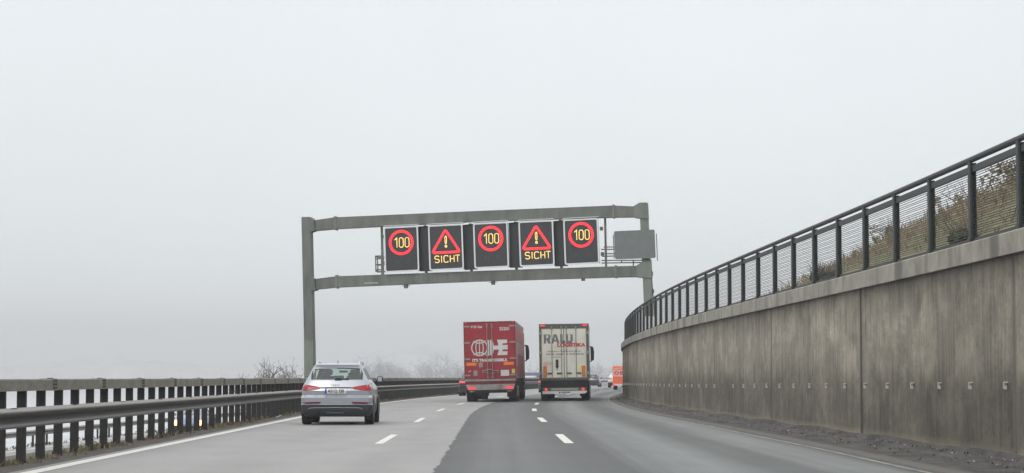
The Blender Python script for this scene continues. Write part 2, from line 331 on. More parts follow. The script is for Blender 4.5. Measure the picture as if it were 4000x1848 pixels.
# painted markings
def stripe(b, o, d0, d1, w, z=.004, n=None):
    n = n or max(1, int((d1-d0)/2)); pr = None
    for i in range(n+1):
        d = lerp(d0, d1, i/n); oc = o(d) if callable(o) else o
        q = (b.bm.verts.new(P(oc-w/2, d, z)), b.bm.verts.new(P(oc+w/2, d, z)))
        if pr: b.bm.faces.new((pr[0], pr[1], q[1], q[0]))
        pr = q
b = MB(); stripe(b, -.02, -40, 420, .22)
for k in range(-3, 22): stripe(b, 3.75, 37.3+18*k, 43.3+18*k, .15)
for k in range(-3, 22): stripe(b, 7.22, 37.6+18*k, 43.6+18*k, .17)
tag(b.build('lane_markings', M_paint), kind='structure')
b = MB(); stripe(b, lambda d: EDGE(d)-.02+.02*math.sin(d*.4), -40, 300, .09); tag(b.build('edge_marking', M_paint2), kind='structure')
b = MB(); stripe(b, -4.2, -40, 420, .2, -2.04); stripe(b, -15.8, -40, 420, .2, -2.04); tag(b.build('opposite_markings', M_paint), kind='structure')

# ------------------------------------------------------------------ retaining wall
YW = [0+1.5*i for i in range(120)]
def wp(d, o, z): return P(WALL(d)+o, d, z)
wall = empty('retaining_wall', P(WALL(30), 30)); tag(wall, 'long tall stained concrete retaining wall curving along the right of the road', 'wall')
def child(ob, par):
    ob.parent = par; ob.matrix_parent_inverse = Matrix.Translation(par.location).inverted(); return ob
joints = [28+11*k-.0 for k in range(-2, 10)]
YJ = sorted(set(YW+[j+e for j in joints for e in (-.03, -.015, .015, .03)]))
b = MB(); rows = []
for d in YJ:
    gr = .05 if any(abs(d-j) < .02 for j in joints) else 0
    bend = .012*math.sin(d*.57*2)  # each cast bay sits very slightly proud or back
    rows.append([b.bm.verts.new(wp(d, gr+bend*(.4+i/5)*.6, z)) for i, z in enumerate((-.1, .12, .6, 1.2, 1.9, 2.5, 2.92))])
for A, B in zip(rows, rows[1:]):
    for k in range(6): b.bm.faces.new((A[k], A[k+1], B[k+1], B[k]))
for A, B in zip(rows, rows[1:]):
    p = [v.co.copy() for v in (A[0], A[-1], B[-1], B[0])]
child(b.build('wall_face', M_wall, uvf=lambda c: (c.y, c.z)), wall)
b = MB(); b.sweep([(.12, -.1), (.45, -.1), (.45, 2.93), (.12, 2.93)], YW, lambda d, p: wp(d, p[0], p[1]), closed=True); child(b.build('wall_core', M_wall, uvf=lambda c: (c.y, c.z)), wall)
b = MB(); b.sweep([(-.10, 2.88), (-.10, 3.17), (-.08, 3.19), (.50, 3.21), (.50, 2.94), (-.04, 2.94), (-.04, 2.88)], YW, lambda d, p: wp(d, p[0], p[1])); child(b.build('coping', M_cope, uvf=lambda c: (c.y, c.z)), wall)
refl_d = []
d = 26.4
while d < 124:
    if not (57.5 < d < 60.5): refl_d.append(d)
    d += 2.02
M_refl = mat('marker_plastic', (.48, .47, .43), .5, noise=(30, .15))
pro = None
for d in refl_d:
    zz = table([(27, 1.10), (62, .95), (125, .84)], d); p = wp(d, 0, zz)
    if pro is None:
        b = MB(); b.box(-.03, .0, -.022, .022, -.06, .05, bev=.005); b.box(-.05, -.03, -.016, .016, -.05, .045); b.box(-.05, .0, -.06, -.022, .03, .05); pro = b.build('marker', M_refl, smooth=30); o = pro
    else: o = pro.copy(); COL.objects.link(o)
    o.parent = wall; o.location = p-wall.location; o.rotation_euler.z = -math.atan(slope(d)-.01)

# ------------------------------------------------------------------ fence on the wall
fence = empty('wall_railing', wp(30, .2, 3.2)); tag(fence, 'dark steel railing with horizontal wires standing on top of the concrete wall', 'railing')
SP = 2.78; pd = [30.9+SP*k for k in range(-5, 36)]
b = MB(); n = 8
yy = [15+1.0*i for i in range(118)]
b.sweep([(.17+.05*math.cos(2*math.pi*k/8), 4.50+.05*math.sin(2*math.pi*k/8)) for k in range(8)], yy, lambda d, p: wp(d, *p)); child(b.build('handrail', M_fence, smooth=50), fence)
b = MB(); b.sweep([(.15, 4.30), (.15, 4.40), (.20, 4.40), (.20, 4.30)], yy, lambda d, p: wp(d, *p)); child(b.build('top_rail', M_fence), fence)
b = MB(); b.sweep([(.15, 3.24), (.15, 3.29), (.20, 3.29), (.20, 3.24)], yy, lambda d, p: wp(d, *p)); child(b.build('bottom_rail', M_fence), fence)
pro = None
for d in pd:
    if pro is None:
        b = MB(); b.box(-.03, .0, -.058, .058, 0, 1.26); b.box(.0, .06, -.012, .012, 0, 1.24); b.box(.06, .075, -.05, .05, 0, 1.24); b.box(-.045, -.03, -.08, .08, 0.0, .10)
        pro = b.build('fence_post', M_fence); o = pro
    else: o = pro.copy(); COL.objects.link(o)
    o.parent = fence; o.location = wp(d, .14, 3.205)-fence.location; o.rotation_euler.z = -math.atan(slope(d)-.01)
for a, c in zip(pd, pd[1:]):
    b = MB()
    for i in range(27):
        z = 3.30+.0372*i
        sag = .006*math.sin(i*2.3+a)
        b.tube([wp(a, .175, z), wp((a+c)/2, .175, z-sag), wp(c, .175, z)], .0065, 4, False)
    child(b.build('wire_infill', M_wire), fence)

# ------------------------------------------------------------------ bank behind the wall, shrubs, trees
M_bank = mat('bank_grass', (.11, .125, .055), .95, noise=(1.3, .35), mix2=(.19, .175, .085), bump=.5)
def bank_h(o, d):
    q = min(max((o-.6)/8.5, 0), 1); crest = table([(0, 3.6), (60, 3.4), (85, 2.4), (120, .9), (170, .4)], d)
    return 3.12+crest*(q*q*(3-2*q))+.10*math.sin(d*.7+o)+.08*math.sin(d*1.9+o*2.2)-(0.1 if o < .5 else 0)
b = MB(); oo = [.46, .9, 2, 3.5, 5, 6.5, 8, 9.5, 12, 20, 40]; rows = []
for d in [10+2.5*i for i in range(90)]: rows.append([b.bm.verts.new(wp(d, o, bank_h(o, d) if o < 30 else bank_h(o, d)-3)) for o in oo])
for A, B in zip(rows, rows[1:]):
    for k in range(len(oo)-1): b.bm.faces.new((A[k], A[k+1], B[k+1], B[k]))
tag(b.build('embankment', M_bank, smooth=60), kind='structure')
def leafmat(n, c, c2): return mat(n, c, .9, noise=(1.5, .3), mix2=c2)
M_brown = leafmat('dry_brown_foliage', (.21, .165, .10), (.33, .27, .165)); M_dgreen = leafmat('dull_green_foliage', (.05, .065, .03), (.10, .11, .05)); M_twig = mat('twig_bark', (.085, .07, .055), .9)
def shrub(loc, w, h, m, label, seed, group='shrubs on the bank behind the wall', nleaf=900):
    r = random.Random(seed); root = empty('shrub', loc); tag(root, label, 'shrub', group)
    b = MB()
    for k in range(11):
        a = r.uniform(0, 6.28); q = r.uniform(.2, 1); t = Vector((math.cos(a)*w*.5*q, math.sin(a)*w*.5*q, h*r.uniform(.7, 1.08)))
        mid = t*.5+Vector((r.uniform(-.1, .1), r.uniform(-.1, .1), .1)); b.tube([(0, 0, -.2), mid, t], [.03, .018, .006], 4, False)
        for j in range(4):
            s = mid.lerp(t, r.random()); b.tube([s, s+Vector((r.uniform(-.35, .35), r.uniform(-.35, .35), r.uniform(.1, .5)))], [.009, .004], 3, False)
    b.build('stem', M_twig, root)
    b = MB(); cl = [(Vector((r.gauss(0, .22)*w, r.gauss(0, .22)*w, h*r.uniform(.2, .85))), r.uniform(.18, .38)*min(w, h)) for _ in range(16)]
    for k in range(nleaf):
        c, rad = r.choice(cl); v = Vector((r.gauss(0, 1), r.gauss(0, 1), r.gauss(0, 1))).normalized()*rad*r.uniform(.3, 1.05); p = c+v
        if p.z < 0: continue
        s = r.uniform(.03, .075); u = Vector((r.gauss(0, 1), r.gauss(0, 1), r.gauss(0, 1))).normalized(); t = u.cross(Vector((r.gauss(0, 1), r.gauss(0, 1), r.gauss(0, 1)))).normalized()
        b.face([p-u*s, p+t*s*.6, p+u*s, p-t*s*.6])
    b.build('foliage', m, root); return root
sh0 = [(38, 7.5, 2.0, 1.5, 0), (42, 6.8, 2.6, 1.2, 0), (46, 7.6, 2.4, 1.6, 0), (49.5, 6.2, 2.2, 1.3, 0), (53, 7.6, 2.6, 1.8, 0), (57, 6.4, 1.8, 1.5, 0), (60, 7.8, 2.8, 1.6, 0),
      (64, 6.9, 2.2, 1.7, 0), (69, 7.5, 3.0, 1.5, 0), (43, 3.4, 1.0, .9, 1), (62, 3.8, 1.1, 1.0, 1)]
sh = [(d, o-.4, w*.8, h*.45, k) for d, o, w, h, k in sh0[::2]+sh0[-2:]]
for i, (d, o, w, h, k) in enumerate(sh):
    shrub(wp(d, o, bank_h(o, d)-.05), w, h, (M_brown, M_dgreen)[k], ['dry brown shrub on the grassy bank seen through the wall railing', 'dull green shrub on the grassy bank seen through the wall railing'][k], 100+i)
M_bark = mat('bare_bark', (.13, .12, .11), .9)
M_frosthaze = mat('frosted_hazy_twigs', (.27, .28, .28), .9)  # far crowns paled: haze put into the twig colour, besides frost
RMIN = [0.0]
def branch(b, r, p, v, L_, rad, lvl, maxl, spread=.55):
    n = 3; pts = [p]; rs = [rad]
    for i in range(n):
        v = (v+Vector((r.gauss(0, .12), r.gauss(0, .12), r.gauss(.05, .06)))).normalized(); pts.append(pts[-1]+v*L_/n); rs.append(rad*(1-.45*(i+1)/n))
    rs = [max(q, RMIN[0]) for q in rs]; b.tube(pts, rs, 5 if lvl == 0 else 3, False)
    if lvl >= maxl: return
    for k in range(r.choice((3, 4, 4, 5)) if lvl < 2 else 4):
        t = r.uniform(.3, 1.0); q = pts[0].lerp(pts[-1], t) if t < .99 else pts[-1]; q = pts[min(n, int(t*n+.5))]
        a = Vector((r.gauss(0, 1), r.gauss(0, 1), r.gauss(.1, .5))).normalized()
        branch(b, r, q, (v*(1-spread)+a*spread).normalized(), L_*r.uniform(.5, .75), rs[-1]*.8, lvl+1, maxl, spread)
def bare_tree(loc, h, label, seed, group, maxl=4, spread=.5, trunk=.3, th=None):
    r = random.Random(seed); root = empty('bare_tree', loc); tag(root, label, 'tree', group)
    b = MB(); tl = h*trunk; rad = th or h*.016
    b.tube([(0, 0, -.5), (0.02*h, 0, tl*.5), (0, .01*h, tl)], [rad*1.3, rad*1.05, rad*.9], 7, False); b.build('trunk', M_bark, root)
    b = MB()
    for k in range(5):
        a = k*1.26+r.random(); branch(b, r, Vector((0, .01*h, tl*r.uniform(.75, 1))), Vector((math.cos(a)*.5, math.sin(a)*.5, 1)).normalized(), h*r.uniform(.30, .38), rad*.6, 1, maxl, spread)
    b.build('crown', M_bark if group.endswith('barrier') else M_frosthaze, root); return root
def copytree(o):
    c = o.copy(); COL.objects.link(c)
    for ch in o.children:
        k = ch.copy(); COL.objects.link(k); k.parent = c
    return c
# three bare shrubs behind the barrier by the left gantry leg
gz = -4.2
for px, top, D, seed, lab, sp in ((1072, 1412, 190, 5, 'largest bare leafless tree poking above the left barrier beside the gantry post', .45), (1010, 1448, 186, 9, 'low bare bush left of the larger leafless tree above the barrier', .6), (1112, 1452, 195, 12, 'small bare bush between the leafless tree and the gantry post', .6), (985, 1462, 182, 15, 'lowest bare bush, leftmost of the leafless ones above the barrier', .6)):
    RMIN[0] = .015; p = at(px, top, D); bare_tree((p.x, p.y, gz), (p.z-gz)*1.22, lab, seed, 'bare trees beyond the left barrier', 4, sp, .25, .2)
# trees far off in the fog
b = MB(); rh = random.Random(21); rows = []
for j in range(7):
    row = []
    for i in range(241):
        x = -1500+8*i; d = 2650+95*j; pxx = 2000+8000*x/d
        hgt = 26+20*math.exp(-((pxx-420)/380)**2)+22*math.exp(-((pxx-1080)/170)**2)+40*math.exp(-((pxx-1620)/260)**2)+26*math.exp(-((pxx-3050)/240)**2)-20*math.exp(-((pxx-2300)/300)**2)
        hgt = min(hgt*(1-abs(j-4)/5.5)+rh.uniform(-3, 3), 78); row.append(b.bm.verts.new((x, d, -16+max(0, hgt) if 0 < j < 6 else -16)))
    rows.append(row)
for A, B in zip(rows, rows[1:]):
    for k in range(240): b.bm.faces.new((A[k], A[k+1], B[k+1], B[k]))
tag(b.build('hills', mat('haze_paled_woods', (.60, .63, .63), .95, noise=(.02, .2)), smooth=80), kind='structure')  # woods coloured near-white, imitating the veil of haze
RMIN[0] = .012; protos = []
far = [(-8, 330, 14), (-22, 345, 13), (-24, 362, 12), (-14, 380, 16), (-19, 372, 14), (-3, 370, 13), (-28, 410, 15), (6, 400, 14), (-18, 440, 16), (-31, 430, 11), (-11, 420, 15), (24, 395, 12), (30, 410, 13), (18, 430, 13), (15, 350, 10), (21, 380, 12), (-26, 460, 15)]
for i, (x, y, h) in enumerate(far):
    lab = 'bare tree fading into the fog far beyond the motorway'
    if i < 4:
        t = bare_tree((x, y, -9), 16, lab, 40+i, 'bare trees fading into the fog', 5, .5, .25); protos.append(t)
    else:
        t = copytree(protos[i % 4]); t.rotation_euler.z = i*1.7
    s = (h*1.5+8)/16; kk = 2.9; t.location = (x*kk, y*kk, -14); t.scale = (s*1.15, s*1.15, s)
    tag(t, 'bare tree fading into the fog far beyond the motorway', 'tree', 'bare trees fading into the fog')

# ------------------------------------------------------------------ left barrier
BO = -.62
bar = empty('crash_barrier', P(BO, 30)); tag(bar, 'near grimy steel crash barrier with box rail and closely set posts along the left edge', 'crash barrier')
yb = [10+1.5*i for i in range(60)]+[100+4*i for i in range(70)]
b = MB(); b.sweep([(-.16, 1.015), (-.16, 1.165), (-.14, 1.18), (-.0, 1.18), (.02, 1.165), (.02, 1.015)], yb, lambda d, p: P(BO+p[0], d, p[1])); child(b.build('box_rail', M_boxrail), bar)
wpf = [(-.03, .792), (.05, .784), (.10, .76), (.12, .735), (.112, .708), (.035, .672), (.02, .65), (.022, .622), (.05, .598), (.115, .574), (.124, .553), (.112, .530), (.095, .53), (.10, .552), (.04, .58), (.0, .615), (.0, .66), (.02, .685), (.09, .715), (.095, .735), (.07, .75), (-.03, .765)]
wpf = [(x+.05, z) for x, z in wpf]
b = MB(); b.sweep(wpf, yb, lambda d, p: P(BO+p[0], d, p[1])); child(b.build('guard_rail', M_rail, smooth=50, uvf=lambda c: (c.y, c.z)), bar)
pp = [14+1.2*k for k in range(230)]; vis = [x for x in pp if x > 25.5]
pro = None; rest = MB(); sl_ = None
for d in [x for x in pp if x <= 25.5]+vis:
    m_ = None
    if d > 25.5 and vis.index(d) < 99:
        if pro is None:
            b = MB(); b.box(-.06, .06, -.045, -.035, -.3, 1.015); b.box(-.06, -.048, -.035, .045, -.3, 1.015); b.box(.048, .06, -.035, .045, -.3, 1.015); b.box(-.048, -.03, .035, .045, -.3, 1.015); b.box(.03, .048, .035, .045, -.3, 1.015)
            pro = b.build('barrier_post', M_post); o = pro
        else: o = pro.copy(); COL.objects.link(o)
        o.parent = bar; o.location = P(BO-.07, d, 0)-bar.location; o.rotation_euler.z = -math.atan(slope(d))
    else:
        M = Matrix.Translation(P(BO-.07, d, 0)) @ Matrix.Rotation(-math.atan(slope(d)), 4, 'Z'); rest.box(-.06, .06, -.045, .045, -.3, 1.015, M)
r_ = rest.build('barrier_post', M_post); child(r_, bar); r_['kind'] = 'stuff'
d = 26.3; k = 0; pro = None; pb = None
while d < 170:
    M = Matrix.Translation(P(BO, d, 0))
    if pro is None:
        b = MB(); b.box(-.165, .026, -.13, .13, 1.01, 1.186); b.mi = 1
        for y in (-.10, -.04, .04, .10):
            for z in (1.05, 1.10, 1.15): b.box(.026, .034, y-.014, y+.014, z-.013, z+.013)
        for y in (-.08, .08): b.box(-.07, -.03, y-.03, y+.03, 1.186, 1.196)
        pro = b.build('joint_sleeve', [M_boxrail, M_bolt], None); o = pro
    else: o = pro.copy(); COL.objects.link(o)
    o.parent = bar; o.location = P(BO, d, 0)-bar.location; o.rotation_euler.z = -math.atan(slope(d)); d += 3.8
d = 27.2; pro = None
while d < 120:
    if pro is None:
        b = MB()
        for y in (-.10, -.03, .04, .11): b.box(.085, .115, y-.018, y+.018, .785, .795)
        for z in (.60, .655): b.box(.07, .085, -.04, -.015, z, z+.02)
        pro = b.build('rail_splice', M_bolt); o = pro
    else: o = pro.copy(); COL.objects.link(o)
    o.parent = bar; o.location = P(BO, d, 0)-bar.location; d += 4.0
# opposite barrier: lower, on the far side of the lower carriageway
ob_ = empty('far_crash_barrier', P(-17.2, 80, -2.1)); tag(ob_, 'lower galvanised crash barrier across the opposite carriageway, seen between the near posts', 'crash barrier')
b = MB(); b.sweep([(x-.05, z-2.12) for x, z in wpf], [30+4*i for i in range(85)], lambda d, p: P(-17.2+p[0], d, p[1])); child(b.build('guard_rail', M_galv, smooth=50), ob_)
pro = None
for k in range(80):
    d = 50+2.6*k
    if pro is None: b = MB(); b.box(-.06, .03, -.05, .05, -.5, .72); pro = b.build('barrier_post', M_post); o = pro
    else: o = pro.copy(); COL.objects.link(o)
    o.parent = ob_; o.location = P(-17.2, d, -2.1)-ob_.location
# dry grass: verge under the near barrier and the far verge
def grass(name, m, n, of, zf, d0, d1, hh, dens=None, seed=3):
    r = random.Random(seed); b = MB(); i = 0
    while i < n:
        d = d0+(d1-d0)*r.random()**1.6
        if dens and r.random() > dens(d): i += .2; continue
        i += 1; o = of(r); p = P(o, d, zf(o)); h = hh*r.uniform(.3, 1.0)*(.6+.6*(.5+.5*math.sin(d*.8))); a = r.uniform(0, 3.14); w = r.uniform(.005, .012)*(1+d/60)
        l = Vector((r.gauss(0, .5)*h, r.gauss(0, .5)*h, h)); u = Vector((math.cos(a), math.sin(a), 0))*w
        b.face([p-u, p+u, p+l*.6+u*.6, p+l+Vector((0, 0, -.1*h)), p+l*.6-u*.6])
    o = b.build(name, m); tag(o, kind='stuff'); return o
M_dry = leafmat('dry_grass', (.13, .11, .055), (.24, .20, .11))
o = grass('grass', M_dry, 7000, lambda r: r.gauss(-.72, .10), lambda o: 0.0, 26, 180, .17, lambda d: .25+.75*max(0, math.sin(d*.31+1.2)*math.sin(d*.083))); tag(o, 'dry brown grass tufts growing at the foot of the left barrier posts', 'grass', kind='stuff')
rb = random.Random(5); b = MB()
for i in range(26000):
    d = 24+60*rb.random()**1.3; o_ = 3.4+7*rb.random()**.6
    if rb.random() > .35+.65*math.sin(d*.35+o_*.9)**2: continue
    p = wp(d, o_, bank_h(o_, d)); h = rb.uniform(.12, .5)*min(1, (o_-2)/3); a = rb.uniform(0, 3.14); w = rb.uniform(.008, .025); u = Vector((math.cos(a), math.sin(a), 0))*w
    q = Vector((rb.gauss(0, .4)*h, rb.gauss(0, .4)*h, h)); b.face([p, p+q*.5+u, p+q, p+q*.5-u])
tag(b.build('brush', M_brown), 'dry brown brush covering the upper bank behind the wall railing', 'brush', kind='stuff')
o = grass('weeds', M_dgreen, 3000, lambda r: r.uniform(-18.6, -17.4), lambda o: -2.25, 50, 230, .28, seed=8); tag(o, 'dark weeds growing along the far edge of the opposite carriageway', 'weeds', kind='stuff')
rb = random.Random(77); b = MB()
for i in range(1800):
    d = 24+90*rb.random()**1.5; o_ = WALL(d)-abs(rb.gauss(0, .38))-.08
    if o_ < EDGE(d)+.1: continue
    base = .15 if o_ > WALL(d)-.1 else (.09 if o_ > WALL(d)-.36 else .04); p = P(o_, d, base+.006); w = rb.uniform(.006, .028); u = Vector((rb.gauss(0, 1), rb.gauss(0, 1), rb.gauss(0, .4))).normalized()*w; v = Vector((rb.gauss(0, 1), rb.gauss(0, 1), abs(rb.gauss(0, .8)))).normalized()*w
    b.mi = rb.choice((0, 0, 1, 2)); b.face([p-u, p-v*.5, p+u, p+v])
tag(b.build('debris', [mat('grit_dark', (.05, .045, .04), .9), mat('dead_leaf', (.20, .13, .06), .9), mat('grit_pale', (.32, .30, .27), .9)]), 'grit and dead leaves gathered at the foot of the concrete wall', 'debris', kind='stuff')
# pale scrap on the left shoulder
p = at(1048, 1637, 60); b = MB(); b.prism([(-.06, -.05), (.05, -.06), (.07, .02), (.0, .07), (-.07, .03)], lambda q, t: Vector((q[0], q[1], .012+.02*t+q[0]*.4+.03)))
o = b.build('litter', M_white, loc=P(-.38, 59.5, .03)); tag(o, 'small crumpled white scrap lying by the left edge line', 'litter')

# ------------------------------------------------------------------ gantry
GL, GR = 94.0, 91.5
gx0, gx1 = at(1200, 1000, GL).x, at(2525, 1000, GR).x
def gp(px, py, back_=0.0):                 # pixel on the photo -> point in the gantry's upright plane
    r = ray(px, py); # plane through (gx0,GL),(gx1,GR)
    m = (GR-GL)/(gx1-gx0); t = (GL-m*gx0)/(r.y-m*r.x); p = Vector((0, 0, EYE))+r*t
    nrm = Vector((-m, 1, 0)).normalized(); return p+nrm*back_
gan = empty('sign_gantry', (gp(1860, 1475).x, gp(1860, 1475).y, 0)); tag(gan, 'grey green steel gantry with two beams spanning the motorway and carrying electronic signs', 'gantry')
def gpoly(b, pts, f, k): b.prism(pts, lambda q, t: gp(q[0], q[1], f if t == 0 else k))
def gpart(name, m, *polys):
    b = MB()
    for pts, f, k in polys: gpoly(b, pts, f, k)
    return child(b.build(name, m), gan)
gpart('post', M_gantry, ([(1182, 849), (1216.5, 849), (1227, 1330), (1192.5, 1330)], -.22, .25))
gpart('post_base', M_gantry2, ([(1191.8, 1330), (1227.6, 1330), (1231, 1700), (1195.5, 1700)], -.225, .255))
gpart('post', M_gantry2, ([(2499, 795), (2529, 795), (2551, 1235), (2519, 1235)], -.22, .25))
gpart('conduit', M_gantry, ([(2551-12, 1040), (2553.5-12, 1040), (2561-4, 1235), (2557-4, 1235)], .26, .32), ([(2546, 1060), (2549, 1060), (2549, 1076), (2546, 1076)], .1, .25), ([(2550, 1130), (2553.5, 1130), (2553.5, 1144), (2550, 1144)], .1, .25))
for pts in ([(1216, 849), (1232, 861), (1236, 901), (1216, 908)], [(1219, 1083), (1233, 1091), (1238, 1134), (1220, 1137)]): gpart('bracket', M_gantry, (pts, -.27, .30))
for pts in ([(2479, 806), (2501, 793), (2530, 793), (2533, 857), (2479, 851)], [(2489, 1038), (2509, 1026), (2543, 1014), (2547, 1087), (2490, 1084)]): gpart('bracket', M_gantry2, (pts, -.27, .30))
gpart('top_beam', M_gantry, ([(1234, 861), (1311, 850), (1850, 826), (2397, 804), (2480, 807.5), (2480, 849), (2397, 850), (1850, 867), (1315, 895), (1236, 902)], -.18, .22))
gpart('lower_beam', M_gantry, ([(1236, 1090), (1318, 1080), (1850, 1060), (2405, 1041), (2492, 1039), (2491, 1082.5), (2405, 1084), (1850, 1100.5), (1318, 1123), (1237, 1131)], -.18, .22))
for x, y0, y1 in ((1312, 846, 899), (1317, 1075, 1127), (2397, 800, 853), (2406, 1037, 1087)): gpart('flange', M_gantry2, ([(x-3.5, y0), (x+3.5, y0), (x+4.5, y1), (x-2.5, y1)], -.21, .25))
for x in (1510, 1645, 1686, 1817, 1993, 2037, 2215, 2347):
    t = (x-1318)/(2405-1318); y = lerp(1080, 1041, t); gpart('stiffener', M_gantry2, ([(x-1, y+1), (x+1, y+1), (x+1.6, y+39), (x-.4, y+39)], -.188, -.17))
M_lbl = mat('pale_label', (.27, .29, .26), .6)
gpart('beam_label', M_lbl, ([(1425, 1104), (1480, 1102), (1480, 1109), (1425, 1111)], -.19, -.175))
for x, y in ((1586, 1112), (1926.5, 1098), (2278.5, 1083)):
    gpart('detector', M_gantry, ([(x-6.5, y), (x+6.5, y-.5), (x+6.5, y+14), (x-6.5, y+14.5)], -.12, .12), ([(x-16, y+4), (x+16, y+3), (x+16, y+5), (x-16, y+6)], -.02, .02))
gpart('hanger', M_gantry, ([(1484, 885), (1492, 885), (1497, 1074), (1488, 1075)], .12, .22)); gpart('hanger', M_gantry, ([(2358, 850), (2366, 850), (2370, 1042), (2362, 1042)], .12, .22))
for x in (1658, 1835, 2011, 2187):
    t = (x-1318)/(2405-1318); gpart('hanger', M_black, ([(x-5, lerp(893, 849, t)), (x+5, lerp(893, 849, t)), (x+10, lerp(1082, 1042, t)), (x, lerp(1082, 1042, t))], .10, .20))
for (ax, a0, a1, bx, b0, b1) in ((1641, 884, 1060, 1674, 882, 1059), (1815, 878, 1055, 1851, 873, 1052), (1992, 870, 1046, 2028, 866, 1045), (2168, 863, 1041, 2204, 859, 1039)):
    gpart('screen_panel', M_black, ([(ax-6, a0), (bx+7, b0), (bx+14, b1), (ax-1, a1)], .06, .10))
w = MB()
for (x0, y0, x1, y1) in ((1456, 998, 1486, 997), (1458, 1009, 1505, 1006), (1458, 1032, 1490, 1030), (1461, 1053, 1486, 1051), (1466, 1061, 1508, 1058), (1457, 1052, 1466, 1061)):
    w.tube([gp(x0, y0, .5), gp(x1, y1, .5)], .028, 5)
for (x0, y0, x1, y1) in ((1457, 998, 1459, 1052), (1464, 1000, 1467, 1056), (1480, 997, 1482, 1072)): w.tube([gp(x0, y0, .5), gp(x1, y1, .5)], .028, 5)
for y in (1000, 1031, 1057): w.tube([gp(1457, y, .5), gp(1466, y+2, .95)], .025, 5); w.tube([gp(1457, y, .95), gp(1506, y-2, .95)], .022, 5)
child(w.build('walkway_cage', M_gantry), gan)
w = MB()
for (x0, y0, x1, y1) in ((2355, 963, 2404, 963), (2345, 973, 2404, 972), (2348, 990, 2404, 989), (2348, 1000, 2404, 998), (2346, 1016, 2508, 1015), (2346, 1026, 2508, 1024), (2471, 1015, 2471, 1040), (2425, 1016, 2425, 1024)): w.tube([gp(x0, y0, .35), gp(x1, y1, .35)], .026, 5)
child(w.build('walkway_rail', M_gantry), gan)
for (x, y) in ((2343, 893), (2347, 992), (1491, 924), (1495, 1028)): gpart('sign_clamp', M_gantry, ([(x, y-7), (x+12, y-7), (x+12, y+7), (x, y+7)], .0, .12))
